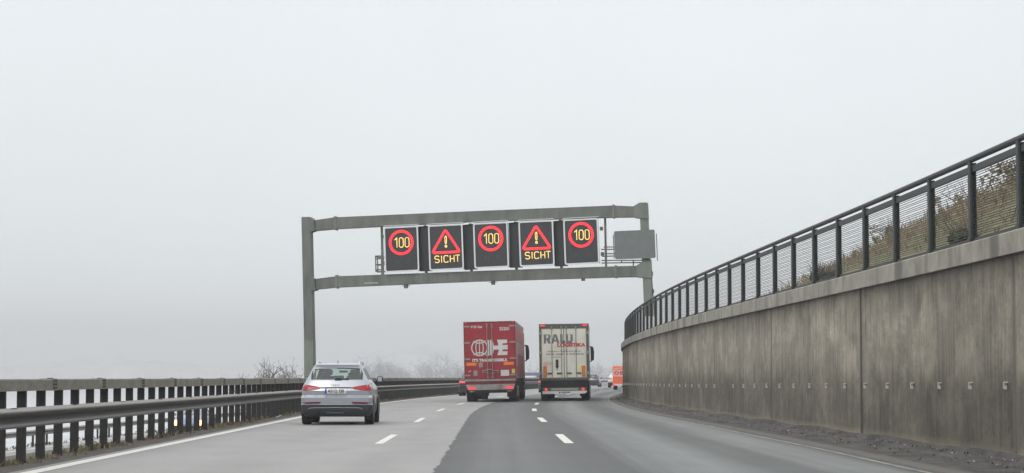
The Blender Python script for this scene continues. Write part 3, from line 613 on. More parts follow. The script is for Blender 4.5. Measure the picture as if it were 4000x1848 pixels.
# electronic signs: local frame (x right along gantry, z up, y away)
gdir = (Vector((gx1-gx0, GR-GL, 0))).normalized()
def gantry_sign(c, wd, ht, kind, label, roll):
    p = gp(*c); root = empty('electronic_sign', p, (0, 0, 0)); yaw = math.atan2(gdir.y, gdir.x)
    root.rotation_euler = Matrix((Matrix.Rotation(yaw, 3, 'Z') @ Matrix.Rotation(R_(-roll), 3, 'Y'))).to_euler()
    tag(root, label, 'electronic sign', 'electronic signs on the gantry')
    def rr(w, h, r, n=5):
        pts = []
        for cx, cy, a0 in ((w/2-r, h/2-r, 0), (-w/2+r, h/2-r, 90), (-w/2+r, -h/2+r, 180), (w/2-r, -h/2+r, 270)):
            for k in range(n+1): a = R_(a0+90*k/n); pts.append((cx+r*math.cos(a), cy+r*math.sin(a)))
        return pts
    b = MB(); O = rr(wd, ht, .10); I = rr(wd-.13, ht-.13, .06)
    n = len(O)
    for k in range(n):
        k2 = (k+1) % n
        for (A, B, ya, yb_) in ((O, I, -.36, -.36),):
            b.face([(A[k][0], ya, A[k][1]), (A[k2][0], ya, A[k2][1]), (B[k2][0], yb_, B[k2][1]), (B[k][0], yb_, B[k][1])])
        b.face([(O[k][0], -.36, O[k][1]), (O[k2][0], -.36, O[k2][1]), (O[k2][0], -.30, O[k2][1]), (O[k][0], -.30, O[k][1])])
        b.face([(I[k][0], -.36, I[k][1]), (I[k2][0], -.36, I[k2][1]), (I[k2][0], -.30, I[k2][1]), (I[k][0], -.30, I[k][1])])
    b.build('frame', M_signrim, root)
    b = MB(); b.box(-wd/2+.03, wd/2-.03, -.30, .05, -ht/2+.03, ht/2-.03); b.build('housing', M_black, root)
    b = MB(); b.prism(rr(wd-.132, ht-.132, .06), lambda q, t: (q[0], -.335+.03*t, q[1])); b.build('screen', M_screen, root)
    y = -.345
    def ribbon(b, pts, w_, closed=False):
        pts = [Vector((a, c_)) for a, c_ in pts]; m = len(pts)
        L_, R__ = [], []
        for i in range(m):
            pa = pts[(i-1) % m] if (closed or i) else pts[i]; pn = pts[(i+1) % m] if (closed or i < m-1) else pts[i]
            d1 = (pts[i]-pa).normalized() if pa != pts[i] else (pn-pts[i]).normalized(); d2 = (pn-pts[i]).normalized() if pn != pts[i] else d1
            t = (d1+d2).normalized(); nn = Vector((-t.y, t.x)); sc = 1/max(.35, nn.dot(Vector((-d1.y, d1.x))))
            L_.append(pts[i]+nn*w_/2*sc); R__.append(pts[i]-nn*w_/2*sc)
        for i in range(m if closed else m-1):
            j = (i+1) % m; b.face([(L_[i].x, y, L_[i].y), (L_[j].x, y, L_[j].y), (R__[j].x, y, R__[j].y), (R__[i].x, y, R__[i].y)])
    def dots(b, pts, step, rows, sz):
        pts = [Vector((a, c_)) for a, c_ in pts]; pts.append(pts[0]); acc = 0.0
        for a_, c_ in zip(pts, pts[1:]):
            ln = (c_-a_).length
            if ln < 1e-5: continue
            t = (c_-a_)/ln; nn = Vector((-t.y, t.x))
            while acc < ln:
                for r in rows:
                    q = a_+t*acc+nn*r; b.face([(q.x-sz, y-.004, q.y-sz), (q.x+sz, y-.004, q.y-sz), (q.x+sz, y-.004, q.y+sz), (q.x-sz, y-.004, q.y+sz)])
                acc += step
            acc -= ln
    def zero(cx, cy, w, h):
        r = w/2; return [(cx+r*math.cos(R_(a)), cy+(h/2-r)*(1 if a < 180 else -1)+r*math.sin(R_(a))) for a in list(range(0, 181, 30))+list(range(180, 361, 30))]
    def star(b, x, z, s):
        for a in (0, 60, 120): ribbon(b, [(x-s*math.cos(R_(a)), z-s*math.sin(R_(a))), (x+s*math.cos(R_(a)), z+s*math.sin(R_(a)))], .02)
    if kind == '100':
        cz = .30; b = MB(); ribbon(b, [(.515*math.cos(R_(a)), cz+.515*math.sin(R_(a))) for a in range(0, 360, 6)], .125, True); rg = b.build('red_ring', M_leddim, root)
        b = MB(); dots(b, [(.515*math.cos(R_(a)), cz+.515*math.sin(R_(a))) for a in range(0, 360, 6)], .043, (-.042, 0, .042), .015); b.build('lamps', M_ledred, rg)
        b = MB(); ribbon(b, [(-.31, cz+.12), (-.20, cz+.22), (-.20, cz-.22)], .034); ribbon(b, zero(0.0, cz, .19, .44), .034, True); ribbon(b, zero(.27, cz, .19, .44), .034, True); b.build('lit_digits', M_ledyel, root)
        for x in (-.30, .22):
            b = MB(); b.box(x, x+.16, y, y+.006, -.62, -.60); b.box(x, x+.16, y, y+.006, -.50, -.48); b.box(x, x+.02, y+.001, y+.007, -.60, -.50); b.box(x+.14, x+.16, y+.001, y+.007, -.60, -.50); b.build('unlit_symbol', M_ledoff, root)
    else:
        b = MB(); T = []
        for (x, z), a0 in (((0, .80-.09), 30), ((-.53, -.19), 150), ((.53, -.19), 270)):
            for k in range(7): a = R_(a0+120-120*0+(k*20)-0); 
        T = []
        for (x, z), a0 in (((0, .70), 150), ((-.55, -.18), 270), ((.55, -.18), 30)):
            for k in range(7): a = R_(a0-120+k*20); T.append((x+.05*math.cos(a), z+.05*math.sin(a)))
        ribbon(b, T, .115, True); rg = b.build('red_triangle', M_leddim, root)
        b = MB(); dots(b, T, .043, (-.038, 0, .038), .015); b.build('lamps', M_ledred, rg)
        b = MB(); ribbon(b, [(-.036, .46), (0, .51), (.036, .46), (.03, .2), (0, .16), (-.03, .2)], .036, True); ribbon(b, zero(0, .045, .08, .085), .04, True); b.build('lit_exclamation_mark', M_ledyel, root)
        b = MB(); h = .30; z0 = -.68; w_ = .034
        x = -.53
        Sx = [(x+.20, z0+h*.84), (x+.16, z0+h), (x+.05, z0+h), (x, z0+h*.85), (x, z0+h*.65), (x+.05, z0+h*.53), (x+.16, z0+h*.47), (x+.2, z0+h*.35), (x+.2, z0+h*.15), (x+.15, z0), (x+.05, z0), (x, z0+h*.15)]
        ribbon(b, Sx, w_); ribbon(b, [(-.22, z0), (-.22, z0+h)], w_)
        ribbon(b, [(.09, z0+h*.84), (.05, z0+h), (-.06, z0+h), (-.11, z0+h*.84), (-.11, z0+h*.16), (-.06, z0), (.05, z0), (.09, z0+h*.16)], w_)
        ribbon(b, [(.18, z0), (.18, z0+h)], w_); ribbon(b, [(.36, z0), (.36, z0+h)], w_); ribbon(b, [(.203, z0+h*.5), (.337, z0+h*.5)], w_)
        ribbon(b, [(.41, z0+h), (.63, z0+h)], w_); ribbon(b, [(.52, z0), (.52, z0+h-.023)], w_); b.build('lit_word', M_ledyel, root)
    b = MB(); b.box(-wd/2-.02, wd/2+.02, -.34, .06, ht/2+.045, ht/2+.07); b.build('drip_strip', M_signrim, root)
    return root
quads = [((1504, 889), (1638, 884), (1644, 1061), (1511, 1066)), ((1675.5, 882), (1813, 877), (1819, 1054), (1683, 1058)), ((1852, 872.5), (1989, 869), (1994, 1045.5), (1857, 1052)), ((2027.5, 866), (2166, 861), (2172.5, 1039), (2034, 1045.5)), ((2204, 858), (2339, 854), (2346, 1031.5), (2210, 1038))]
labs = ['leftmost gantry sign showing 100 in a red ring, nearest the tall left post', 'left of the two gantry signs showing a warning triangle over SICHT', 'middle gantry sign showing 100 in a red ring between the two warning triangles', 'right of the two gantry signs showing a warning triangle over SICHT', 'rightmost gantry sign showing 100 in a red ring, next to the grey board']
for i, (q, lab) in enumerate(zip(quads, labs)):
    cx = sum(a[0] for a in q)/4; cy = sum(a[1] for a in q)/4; pxm = F/gp(cx, cy).y
    gantry_sign((cx, cy), 137/pxm*1.0, 177.5/pxm, '100' if i % 2 == 0 else 'tri', lab, 2.1)
bq = [(2402, 906), (2560, 899), (2564.5, 1010), (2406.5, 1015)]
brd = empty('blank_sign_board', gp(2483, 957)); tag(brd, 'blank grey rounded sign board mounted at the right end of the gantry', 'sign board')
c0 = gp(2483, 957)
def rq(pts, r=8, n=4):
    o = []
    for i in range(4):
        p = Vector(pts[i]); a = (Vector(pts[i-1])-p).normalized(); c = (Vector(pts[(i+1) % 4])-p).normalized()
        for k in range(n+1): t = k/n; o.append(tuple(p+a*r*(1-t)**2+c*r*t*t))
    return o
b = MB(); gpoly(b, rq(bq), -.42, -.36); child(b.build('board', M_board), brd)
b = MB()
for y in (925, 990):
    gpoly(b, [(2410, y), (2556, y-6), (2556, y-2), (2410, y+4)], -.36, -.28)
gpoly(b, [(2505, 915), (2515, 915), (2518, 1000), (2508, 1000)], -.28, -.22)
for x, y0, y1 in ((2399, 920, 1012), (2567, 915, 1020)): b.tube([gp(x, y0, -.36), gp(x+4, y1, -.36)], .02, 4)
child(b.build('mounting_rail', M_gantry), brd)

# ------------------------------------------------------------------ vehicles
def wheel(parent, x, y, r, w, name='wheel', rim=M_rim, side=1):
    b = MB(); n = 28
    prof = [(-w/2, r*.62), (-w/2, r*.93), (-w/2+.03, r), (w/2-.03, r), (w/2, r*.93), (w/2, r*.62)]
    rings = [[b.bm.verts.new((px, pr*math.cos(2*math.pi*k/n), pr*math.sin(2*math.pi*k/n))) for k in range(n)] for px, pr in prof]
    for A, B in zip(rings, rings[1:]):
        for k in range(n): b.bm.faces.new((A[k], A[(k+1) % n], B[(k+1) % n], B[k]))
    t = b.build(name, M_tyre, parent, smooth=40); t.location = (x, y, r)
    b = MB(); b.tube([(-w/2+.03, 0, 0), (w/2-.03, 0, 0)], r*.63, 20)
    for k in range(5):
        a = 2*math.pi*k/5; b.tube([(side*(w/2-.02), 0, 0), (side*(w/2-.015), r*.55*math.cos(a), r*.55*math.sin(a))], r*.07, 5)
    b.build('rim', rim, t, smooth=40)
def outline(w, yr, yf, rr_, rf, br=.04, bf=.10, nR=8, nC=4, nS=14):
    pts = []
    def R(x): return yr+br*(x/w)**2
    for k in range(nR+1):
        x = lerp(-(w-rr_), w-rr_, k/nR); pts.append((x, R(x)))
    y0 = R(w-rr_)
    for k in range(1, nC+1): a = R_(90*k/nC); pts.append((w-rr_+rr_*math.sin(a), y0+rr_*(1-math.cos(a))*1.4))
    ys0 = y0+rr_*1.4; ys1 = yf-rf
    for k in range(1, nS+1):
        t = k/nS; pts.append((w*(1-.05*t*t), lerp(ys0, ys1, t)))
    wf = w*.95
    for k in range(1, nC+1): a = R_(90*k/nC); pts.append((wf-rf+rf*math.cos(a), ys1+rf*math.sin(a)*.8))
    yff = ys1+rf*.8
    for k in range(1, nR+1):
        x = lerp(wf-rf, -(wf-rf), k/nR); pts.append((x, yff+bf*(1-(x/(wf-rf))**2)))
    for k in range(1, nC+1): a = R_(90-90*k/nC); pts.append((-(wf-rf+rf*math.cos(a)), ys1+rf*math.sin(a)*.8))
    for k in range(1, nS+1):
        t = 1-k/nS; pts.append((-w*(1-.05*t*t), lerp(ys0, ys1, t)))
    for k in range(1, nC): a = R_(90-90*k/nC); pts.append((-(w-rr_+rr_*math.sin(a)), y0+rr_*(1-math.cos(a))*1.4))
    return pts
SUV = [(.21, .80, .16, 4.15, .12), (.30, .885, .05, 4.28, .13), (.42, .905, .015, 4.33, .13), (.515, .91, .0, 4.36, .13), (.53, .905, .03, 4.36, .13), (.62, .905, .005, 4.38, .13), (.69, .912, -.01, 4.36, .14), (.715, .905, .03, 4.33, .14), (.755, .895, .085, 4.28, .13), (.87, .89, .05, 4.2, .13),
       (.96, .875, .085, 4.05, .14), (1.03, .85, .125, 3.55, .13), (1.10, .805, .155, 3.25, .12), (1.145, .775, .18, 3.12, .115), (1.30, .70, .265, 2.85, .10), (1.435, .64, .335, 2.55, .085), (1.47, .62, .34, 2.42, .08), (1.525, .575, .32, 2.28, .09), (1.56, .50, .44, 2.15, .12), (1.578, .36, .62, 2.0, .2)]
def car(name, label, loc, yaw, paint, levels=SUV, kx=1, ky=1, kz=1, lower=M_plastic, lit=False, front_lit=False, full=True, group=None, glass=None, roll=0, wr=.345):
    glass = glass or M_glass
    root = empty(name, loc, (0, R_(roll), yaw)); tag(root, label, 'car', group)
    lv = [(z*kz, w*kx, yr*ky, yf*ky, r*kx) for z, w, yr, yf, r in levels]
    bms = {'body': MB(), 'lower_body': MB(), 'rear_window': MB(), 'side_window': MB(), 'windscreen': MB()}
    nR, nC, nS = 8, 4, 14; O = [outline(w, yr, yf, r, .3*kx) for z, w, yr, yf, r in lv]; n = len(O[0])
    belt = next(i for i, l in enumerate(levels) if l[0] >= 1.14); top = next(i for i, l in enumerate(levels) if l[0] >= 1.43)
    for i in range(len(lv)-1):
        for k in range(n):
            k2 = (k+1) % n; q = [(*O[i][k], lv[i][0]), (*O[i][k2], lv[i][0]), (*O[i+1][k2], lv[i+1][0]), (*O[i+1][k], lv[i+1][0])]
            key = 'body' if levels[i][0] >= .515 else 'lower_body'
            if belt <= i < top:
                if k < nR: key = 'rear_window'
                elif nR+nC <= k < nR+nC+nS: key = 'side_window' if (k-nR-nC) not in (0, 4, 5, 9) else 'body'
                elif nR+nC+nS+nC <= k < 2*nR+2*nC+nS: key = 'windscreen'
                elif 2*nR+3*nC+nS <= k < 2*nR+3*nC+2*nS: key = 'side_window' if (k-(2*nR+3*nC+nS)) not in (13, 9, 8, 4) else 'body'
            bms[key].face(q)
    bms['body'].face([(*p, lv[-1][0]) for p in O[-1]]); bms['lower_body'].face([(*p, lv[0][0]) for p in O[0]])
    for k, b in bms.items():
        bmesh.ops.remove_doubles(b.bm, verts=b.bm.verts, dist=.0005)
        b.build(k, {'body': paint, 'lower_body': lower}.get(k, glass), root, smooth=38)
    def lev(z):
        for a, c in zip(lv, lv[1:]):
            if z <= c[0]: t = (z-a[0])/(c[0]-a[0]) if c[0] > a[0] else 0; return [lerp(a[j], c[j], t) for j in range(5)]
        return lv[-1]
    def ry(x, z):
        _, w, yr, yf, r = lev(z); ax = min(abs(x), w)
        if ax <= w-r: return yr+.04*(ax/w)**2
        s = min(1, (ax-(w-r))/r); return yr+.04*((w-r)/w)**2+r*(1-math.sqrt(max(0, 1-s*s)))*1.4
    def patch(nm, m, cols, off=.012, dep=.05, par=None):
        b = MB(); A = []
        for x, z0, z1 in cols:
            A.append([Vector((x, ry(x, lerp(z0, z1, t))-off, lerp(z0, z1, t))) for t in (0, .33, .66, 1)])
        for a, c in zip(A, A[1:]):
            for j in range(3): b.face([a[j], c[j], c[j+1], a[j+1]])
        for a, c in zip(A, A[1:]):
            for j in (0, 3): b.face([a[j], c[j], c[j]+Vector((0, dep, 0)), a[j]+Vector((0, dep, 0))])
        for a in (A[0], A[-1]):
            for j in range(3): b.face([a[j], a[j+1], a[j+1]+Vector((0, dep, 0)), a[j]+Vector((0, dep, 0))])
        return b.build(nm, m, par or root, smooth=30)
    X = lambda x: x*kx
    Z = lambda z: z*kz
    for s in (-1, 1):
        patch('tail_light', M_tail if lit else M_tailoff, [(X(s*x), Z(a), Z(c)) for x, a, c in ((.40, .935, .955), (.46, .905, .97), (.60, .885, .995), (.74, .872, 1.015), (.82, .868, 1.022), (.86, .868, 1.0))])
        patch('rear_reflector', M_reflr, [(X(s*x), Z(a), Z(c)) for x, a, c in ((.39, .555, .58), (.44, .535, .585), (.60, .533, .583), (.78, .535, .575), (.86, .54, .572))], .008)
        for yy_ in (.78, 3.4): 
            wheel(root, s*(.80*kx), yy_*ky, wr, .23, side=s)
            b = MB(); arc = [((wr+.06)*math.cos(R_(a)), (wr+.06)*math.sin(R_(a))) for a in range(-10, 191, 10)]
            b.prism(arc, lambda q, t: (s*(.895+.022*t)*kx, yy_*ky+q[0], wr+q[1])); b.build('wheel_arch', M_plastic, root)
        # mirror
        b = MB(); b.box(s*.86*kx, s*.92*kx, 2.78*ky, 2.84*ky, 1.10*kz, 1.14*kz); b.box(min(s*.89, s*1.04)*kx, max(s*.89, s*1.04)*kx, 2.76*ky, 2.92*ky, 1.08*kz, 1.24*kz, bev=.035); mi = b.build('door_mirror', M_plastic if full else paint, root, smooth=50)
        if full:
            b = MB(); b.box(min(s*.91, s*1.02), max(s*.91, s*1.02), 2.75, 2.758, 1.10, 1.22); b.build('mirror_glass', mat('mirror_glass', (.35, .42, .40), .1, .8), mi)
            # roof rail
            b = MB(); b.tube([(s*.535, .50, 1.53), (s*.535, .58, 1.585), (s*.545, 1.2, 1.605), (s*.55, 2.1, 1.59), (s*.54, 2.3, 1.53)], .02, 6); b.build('roof_rail', M_chrome, root, smooth=60)
        if front_lit:
            b = MB(); b.tube([(s*.68*kx, 4.16*ky, .70*kz), (s*.68*kx, 4.45*ky, .70*kz)], .155, 14); b.build('headlight', M_head, root)
    if full:
        patch('number_plate', M_plate, [(-.28, .795, .92), (.25, .795, .92)], .028, .02)
        patch('plate_band', M_blue, [(-.295, .795, .92), (-.245, .795, .92)], .030, .022)
        yb_ = ry(0, .86)-.034
        text('AS', .115, 'plate_text', M_ink, root, back(-.165, yb_, .858), .82, .002, bold=.0015); text('Q 320', .115, 'plate_text', M_ink, root, back(.07, yb_, .858), .84, .002, bold=.0015)
        b = MB(); b.tube([(-.085, yb_, .885), (-.085, yb_+.004, .885)], .016, 10); b.tube([(-.085, yb_, .84), (-.085, yb_+.004, .84)], .016, 10); b.build('plate_seal', mat('seal_grey', (.15, .2, .2), .5), root)
        patch('hatch_handle_strip', M_plastic, [(-.40, .935, .955), (-.2, .935, .96), (.2, .935, .96), (.40, .935, .955)], .016)
        b = MB(); y0 = ry(0, 1.0)-.012
        for k in range(4):
            cx = -.03+(k-1.5)*.050; b.tube([(cx+.030*math.cos(a), y0+.003*(k % 2), .995+.030*math.sin(a)) for a in [2*math.pi*j/20 for j in range(21)]], .0055, 5, False)
        b.build('ring_badge', M_chrome, root, smooth=60)
        patch('bumper_trim', M_chrome, [(-.72, .395, .407), (-.66, .425, .437), (-.5, .432, .444), (0, .436, .448), (.5, .432, .444), (.60, .425, .437), (.66, .395, .407)], .012, .02)
        patch('diffuser', mat('lighter_plastic', (.09, .095, .10), .5), [(-.25, .29, .325), (.18, .29, .325)], .012, .02)
        patch('bumper_lip', M_chrome, [(-.86, .512, .522), (-.6, .515, .525), (-.42, .525, .535)], .012, .02); patch('bumper_lip', M_chrome, [(.42, .525, .535), (.6, .515, .525), (.86, .512, .522)], .012, .02)
        b = MB()
        for x in (-.52, -.43): b.tube([(x, .0, .315), (x, .25, .315)], .033, 12)
        b.build('exhaust', M_chass, root)
        # dark ceramic border of the rear window, wiper, spoiler light, aerial
        patch('window_border', M_dglass, [(-.575, 1.39, 1.432), (-.4, 1.415, 1.445), (0, 1.422, 1.45), (.4, 1.415, 1.445), (.575, 1.39, 1.432)], .006, .01)
        for s in (-1, 1): patch('window_border', M_dglass, [(s*.50*1.22, 1.15, 1.40), (s*.52*1.26, 1.15, 1.30)], .005, .01)
        b = MB(); p0 = Vector((.05, ry(0, 1.16)-.03, 1.15)); b.tube([p0, (-.02, ry(0, 1.18)-.03, 1.175), (.30, ry(.2, 1.165)-.02, 1.16)], .014, 6); b.box(-.05, .12, ry(0, 1.15)-.035, ry(0, 1.15), 1.14, 1.172); b.build('rear_wiper', M_ink, root)
        b = MB(); b.tube([(0, .60, 1.56), (0, .54, 1.64)], [.012, .004], 6); b.build('aerial', M_ink, root)
        text('Q3', .05, 'badge_text', M_chrome, root, back(-.55, ry(.5, .8)-.012, .80), 1, .002); text('TDI', .04, 'badge_text', M_chrome, root, back(.5, ry(.5, .8)-.012, .795), 1, .002)
    # seats
    b = MB()
    for x in (-.36, .36):
        for y, zt in ((1.9, 1.24), (1.05, 1.16)):
            b.box((x-.24)*kx, (x+.24)*kx, (y-.05)*ky, (y+.12)*ky, .5, zt*kz, bev=.05); b.box((x-.13)*kx, (x+.13)*kx, (y-.02)*ky, (y+.09)*ky, (zt+.02)*kz, (zt+.17)*kz, bev=.04)
    b.box(-.15*kx, .12*kx, 1.02*ky, 1.1*ky, 1.12*kz, 1.25*kz, bev=.03)
    b.build('seats', M_seat, root, smooth=50)
    b = MB(); b.box(-.10*kx, .12*kx, 2.5*ky, 2.53*ky, 1.33*kz, 1.39*kz, bev=.01); b.build('inner_mirror', M_seat, root)
    b = MB(); b.box(-.75*kx, .75*kx, .3*ky, 3.6*ky, .42, .5); b.box(-.70*kx, .70*kx, 2.85*ky, 3.1*ky, .5, 1.10*kz); b.build('cabin_floor', M_seat, root)
    return root
def place(px, D, z=0): return (at(px, 1475, D).x, D, z)
car('silver_car', 'silver compact SUV with unlit red tail lights in the left lane ahead', place(1314, 52.0), R_(0.9), M_silver)
sedan = [(z*(1 if z < .6 else .93), w, yr if z < 1 else yr+.25*(z-1), yf*1.06, r) for z, w, yr, yf, r in SUV]
sedan = SUV
car('dark_car', 'dark car with lit tail lights half hidden behind the left side of the red lorry', place(1789+108/2, 134.5), -.055, M_blackcar, kx=.98, ky=1.05, kz=.96, lower=M_blackcar, lit=True, full=False)
car('dark_car', 'dark car almost wholly hidden behind the white lorry, one red light showing at its left', place(2146, 165), -.085, M_blackcar, kx=1, ky=1.05, kz=.92, lower=M_blackcar, lit=True, full=False)
car('dark_car', 'dark car far ahead just right of the white lorry', place(2312, 258), -.12, M_blackcar, kx=1, ky=1.05, kz=1.02, lower=M_blackcar, full=False)
car('white_car', 'white car far ahead partly hidden by the left side of the orange van', place(2404, 246), -.10, M_vanw, kx=1.02, ky=1.05, kz=1.15, lower=M_plastic, full=False)
pc = place(731, 117, -2.05); car('oncoming_car', 'oncoming car with both headlights lit, seen between the left barrier posts', (pc[0], pc[1]+4.3, -2.05), math.pi+.02, mat('oncoming_blue_paint', (.20, .26, .38), .3, coat=.5), front_lit=True, full=False, kz=.98)

def lorry(name, label, px, D, yaw, roll, style):
    root = empty(name, place(px, D), (0, R_(roll), yaw)); tag(root, label, 'lorry')
    H = 3.96; w = 1.275; Lg = 13.6; red = style == 'red'
    side = M_side if red else M_cream; zb = .93 if red else 1.2
    b = MB(); b.box(-w, w, .06, Lg, 1.15, H, bev=.02); b.build('trailer_box', side, root)
    b = MB(); b.box(-.55, -.40, .1, Lg-.5, .85, 1.15); b.box(.40, .55, .1, Lg-.5, .85, 1.15)
    for y in (1.6, 2.9, 4.2): b.tube([(-1.1, y, .52), (1.1, y, .52)], .07, 8)
    for y in (.5, 3, 6, 9): b.box(-1.1, 1.1, y, y+.12, 1.02, 1.14)
    b.box(-.35, .0, .8, 1.5, .55, .85); b.tube([(.1, .9, .62), (.8, .9, .62)], .14, 12); b.box(-1.2, 1.2, 6.5, 8.6, .45, 1.0)
    b.build('chassis', M_chass, root)
    for s in (-1, 1):
        for y in (1.6, 2.9, 4.2): wheel(root, s*1.05, y, .50, .40, rim=M_steel, side=s)
        b = MB(); b.box(min(s*.78, s*1.22), max(s*.78, s*1.22), .82, .85, .22, .85); b.build('mud_flap', M_chass, root)
        b = MB(); b.box(min(s*1.24, s*1.26), max(s*1.24, s*1.26), 5.2, 9.8, .45, 1.05); b.box(min(s*1.24, s*1.26), max(s*1.24, s*1.26), .9, 5.0, .95, 1.14); b.build('side_guard', M_chass if red else M_steel, root)
    # tractor unit
    cab = MB(); cab.box(-1.22, 1.22, Lg+.6, Lg+2.9, .9, 3.75, bev=.08); cab.build('cab', M_redd if red else M_vanw, root)
    b = MB(); b.box(-.5, .5, Lg-2.5, Lg+.9, .6, .95); b.box(-1.22, 1.22, Lg+1.0, Lg+2.8, .35, .9); b.build('tractor_chassis', M_chass, root)
    for s in (-1, 1):
        wheel(root, s*1.02, Lg-1.4, .50, .5, rim=M_steel, side=s); wheel(root, s*1.05, Lg+1.9, .50, .34, rim=M_steel, side=s)
        b = MB(); yb_ = Lg+2.2; x0 = s*1.20; x1 = s*1.40
        b.tube([(x0, yb_, 2.98), (s*1.38, yb_-.05, 3.0)], .03, 6); b.tube([(x0, yb_, 2.1), (s*1.36, yb_-.05, 2.14)], .03, 6)
        b.prism([(s*1.31, 2.12), (s*1.50, 2.22), (s*1.52, 2.70), (s*1.47, 2.98), (s*1.30, 3.05)], lambda q, t: (q[0], yb_-.12+.2*t, q[1])); b.build('wing_mirror', M_ink, root)
    yf = 0.0
    if red:
        b = MB(); b.box(-w, w, 0, .06, 3.88, H); b.box(-w, -w+.05, 0, .06, 1.14, 3.88); b.box(w-.05, w, 0, .06, 1.14, 3.88); b.build('rear_frame', M_redd, root)
        for s in (-1, 1): b = MB(); b.box(min(s*.008, s*1.222), max(s*.008, s*1.222), .01, .055, 1.15, 3.875); b.build('door', M_red, root)
        b = MB(); b.box(-1.25, 1.25, -.02, .05, 1.03, 1.13); b.build('sill', M_grime, root)
        b = MB(); b.box(-1.25, 1.25, .0, .1, .87, 1.028); b.build('valance', M_redd, root)
        b = MB()
        b.prism([(-1.22, .87), (1.22, .87), (1.14, .60), (-1.10, .60)], lambda q, t: (q[0], -.03+.1*t, q[1])); b.build('bumper', M_grime, root)
        b = MB(); b.box(-1.05, 1.05, -.02, .08, .46, .597); b.build('under_bar', M_chass, root)
        for s in (-1, 1):
            b = MB(); b.prism([(s*.74, .635), (s*1.10, .635), (s*1.15, .70), (s*1.10, .755), (s*.76, .755)], lambda q, t: (q[0], -.05+.02*t, q[1])); b.build('tail_light', M_tail, root)
            b = MB(); b.box(min(s*.80, s*1.06), max(s*.80, s*1.06), -.03, -.02, .515, .55); b.box(s*.93-.03, s*.93+.03, -.032, -.022, .49, .575); b.build('fog_lamp', M_grey, root)
            b = MB(); b.tube([(s*1.17, -.02, 3.92), (s*1.17, .02, 3.92)], .028, 10); b.build('marker_lamp', M_tail, root)
            for z in (3.73, 2.93, 2.13, 1.33): b = MB(); b.box(min(s*.98, s*1.25), max(s*.98, s*1.25), -.025, .008, z-.04, z+.035); b.box(min(s*1.23, s*1.29), max(s*1.23, s*1.29), -.03, .03, z-.03, z+.025); b.build('hinge', M_steel, root)
            b = MB(); b.tube([(s*.12, -.03, 1.15), (s*.12, -.03, 3.86)], .017, 8)
            for z in (1.22, 1.42, 2.25, 3.05, 3.70, 3.82): b.box(s*.12-.045, s*.12+.045, -.04, .01, z-.025, z+.025)
            b.build('locking_bar', M_steel, root, smooth=50)
            b = MB(); b.box(min(s*.13, s*.40), max(s*.13, s*.40), -.012, .008, 1.44, 1.56); h_ = b.build('handle_plate', M_grime, root)
            b = MB(); b.tube([(s*.14, -.03, 1.51), (s*.25, -.04, 1.49), (s*.37, -.03, 1.50)], .018, 6); b.build('handle', M_ink, h_)
            b = MB(); b.box(min(s*.64, s*1.20), max(s*.64, s*1.20), -.004, .008, 1.78, 1.97); h_ = b.build('hazard_plate', M_hred, root)
            b = MB(); b.box(min(s*.69, s*1.15), max(s*.69, s*1.15), -.008, -.0045, 1.815, 1.935); b.build('hazard_field', M_orng, h_)
        b = MB(); b.box(-.2, .12, -.05, -.01, 1.58, 1.62); b.build('latch', M_steel, root)
        for q in ((-.55, -.36, 1.72, 1.95), (-.82, -.63, 1.30, 1.56)): b = MB(); b.box(q[0], q[1], -.004, .008, q[2], q[3]); b.build('sticker', M_grey, root)
        b = MB(); b.box(.52, .93, -.004, .008, 1.27, 1.56); b.build('sticker', M_white, root)
        b = MB(); b.box(1.07, 1.22, -.004, .008, 1.40, 1.60); b.build('sticker', M_yellow, root)
        text('Y', .12, 'sticker_text', M_ink, root, back(1.145, -.007, 1.53), 1, .002)
        b = MB(); b.prism([(-1.08, 1.50), (-.94, 1.53), (-.96, 1.56), (-1.06, 1.53)], lambda q, t: (q[0], -.004+.01*t, q[1])); b.build('scuff', M_white, root)
        text('25201', .22, 'fleet_number', M_white, root, back(.75, .002, 3.58), .95, .006, bold=.005)
        text('VéDéCar', .14, 'maker_lettering', M_white, root, back(-.63, .002, 3.70), 1.05, .006, bold=.006)
        text("IT'S TRANSPOSSIBLE.", .19, 'slogan', M_white, root, back(0.0, .002, 2.05), 1.0, .006, bold=.009)
        b = MB(); y0, y1 = -.006, .008
        def arcr(b, cx, cz, rx, rz, a0, a1, w_, n=20):
            P_ = []
            for k in range(n+1): a = R_(lerp(a0, a1, k/n)); P_.append(((cx+(rx+w_/2)*math.cos(a), cz+(rz+w_/2)*math.sin(a)), (cx+(rx-w_/2)*math.cos(a), cz+(rz-w_/2)*math.sin(a))))
            for (A, B), (C, D_) in zip(P_, P_[1:]): b.prism([A, C, D_, B], lambda q, t: (q[0], lerp(y0, y1, t), q[1]))
        gx, gz_ = -.50, 2.67
        arcr(b, gx, gz_, .385, .385, 0, 360, .055, 36); arcr(b, gx, gz_, .185, .385, 90, 270, .042); arcr(b, gx, gz_, .185, .385, -90, 90, .042)
        b.box(gx-.021, gx+.021, y0, y1, gz_-.37, gz_+.37)
        arcr(b, gx, gz_+.50, .36, .27, 215, 325, .05); arcr(b, gx, gz_-.50, .36, .27, 35, 145, .05); b.build('globe_logo', M_white, root)
        b = MB()
        f_ = lambda q, t: (q[0], lerp(y0, y1, t), q[1])
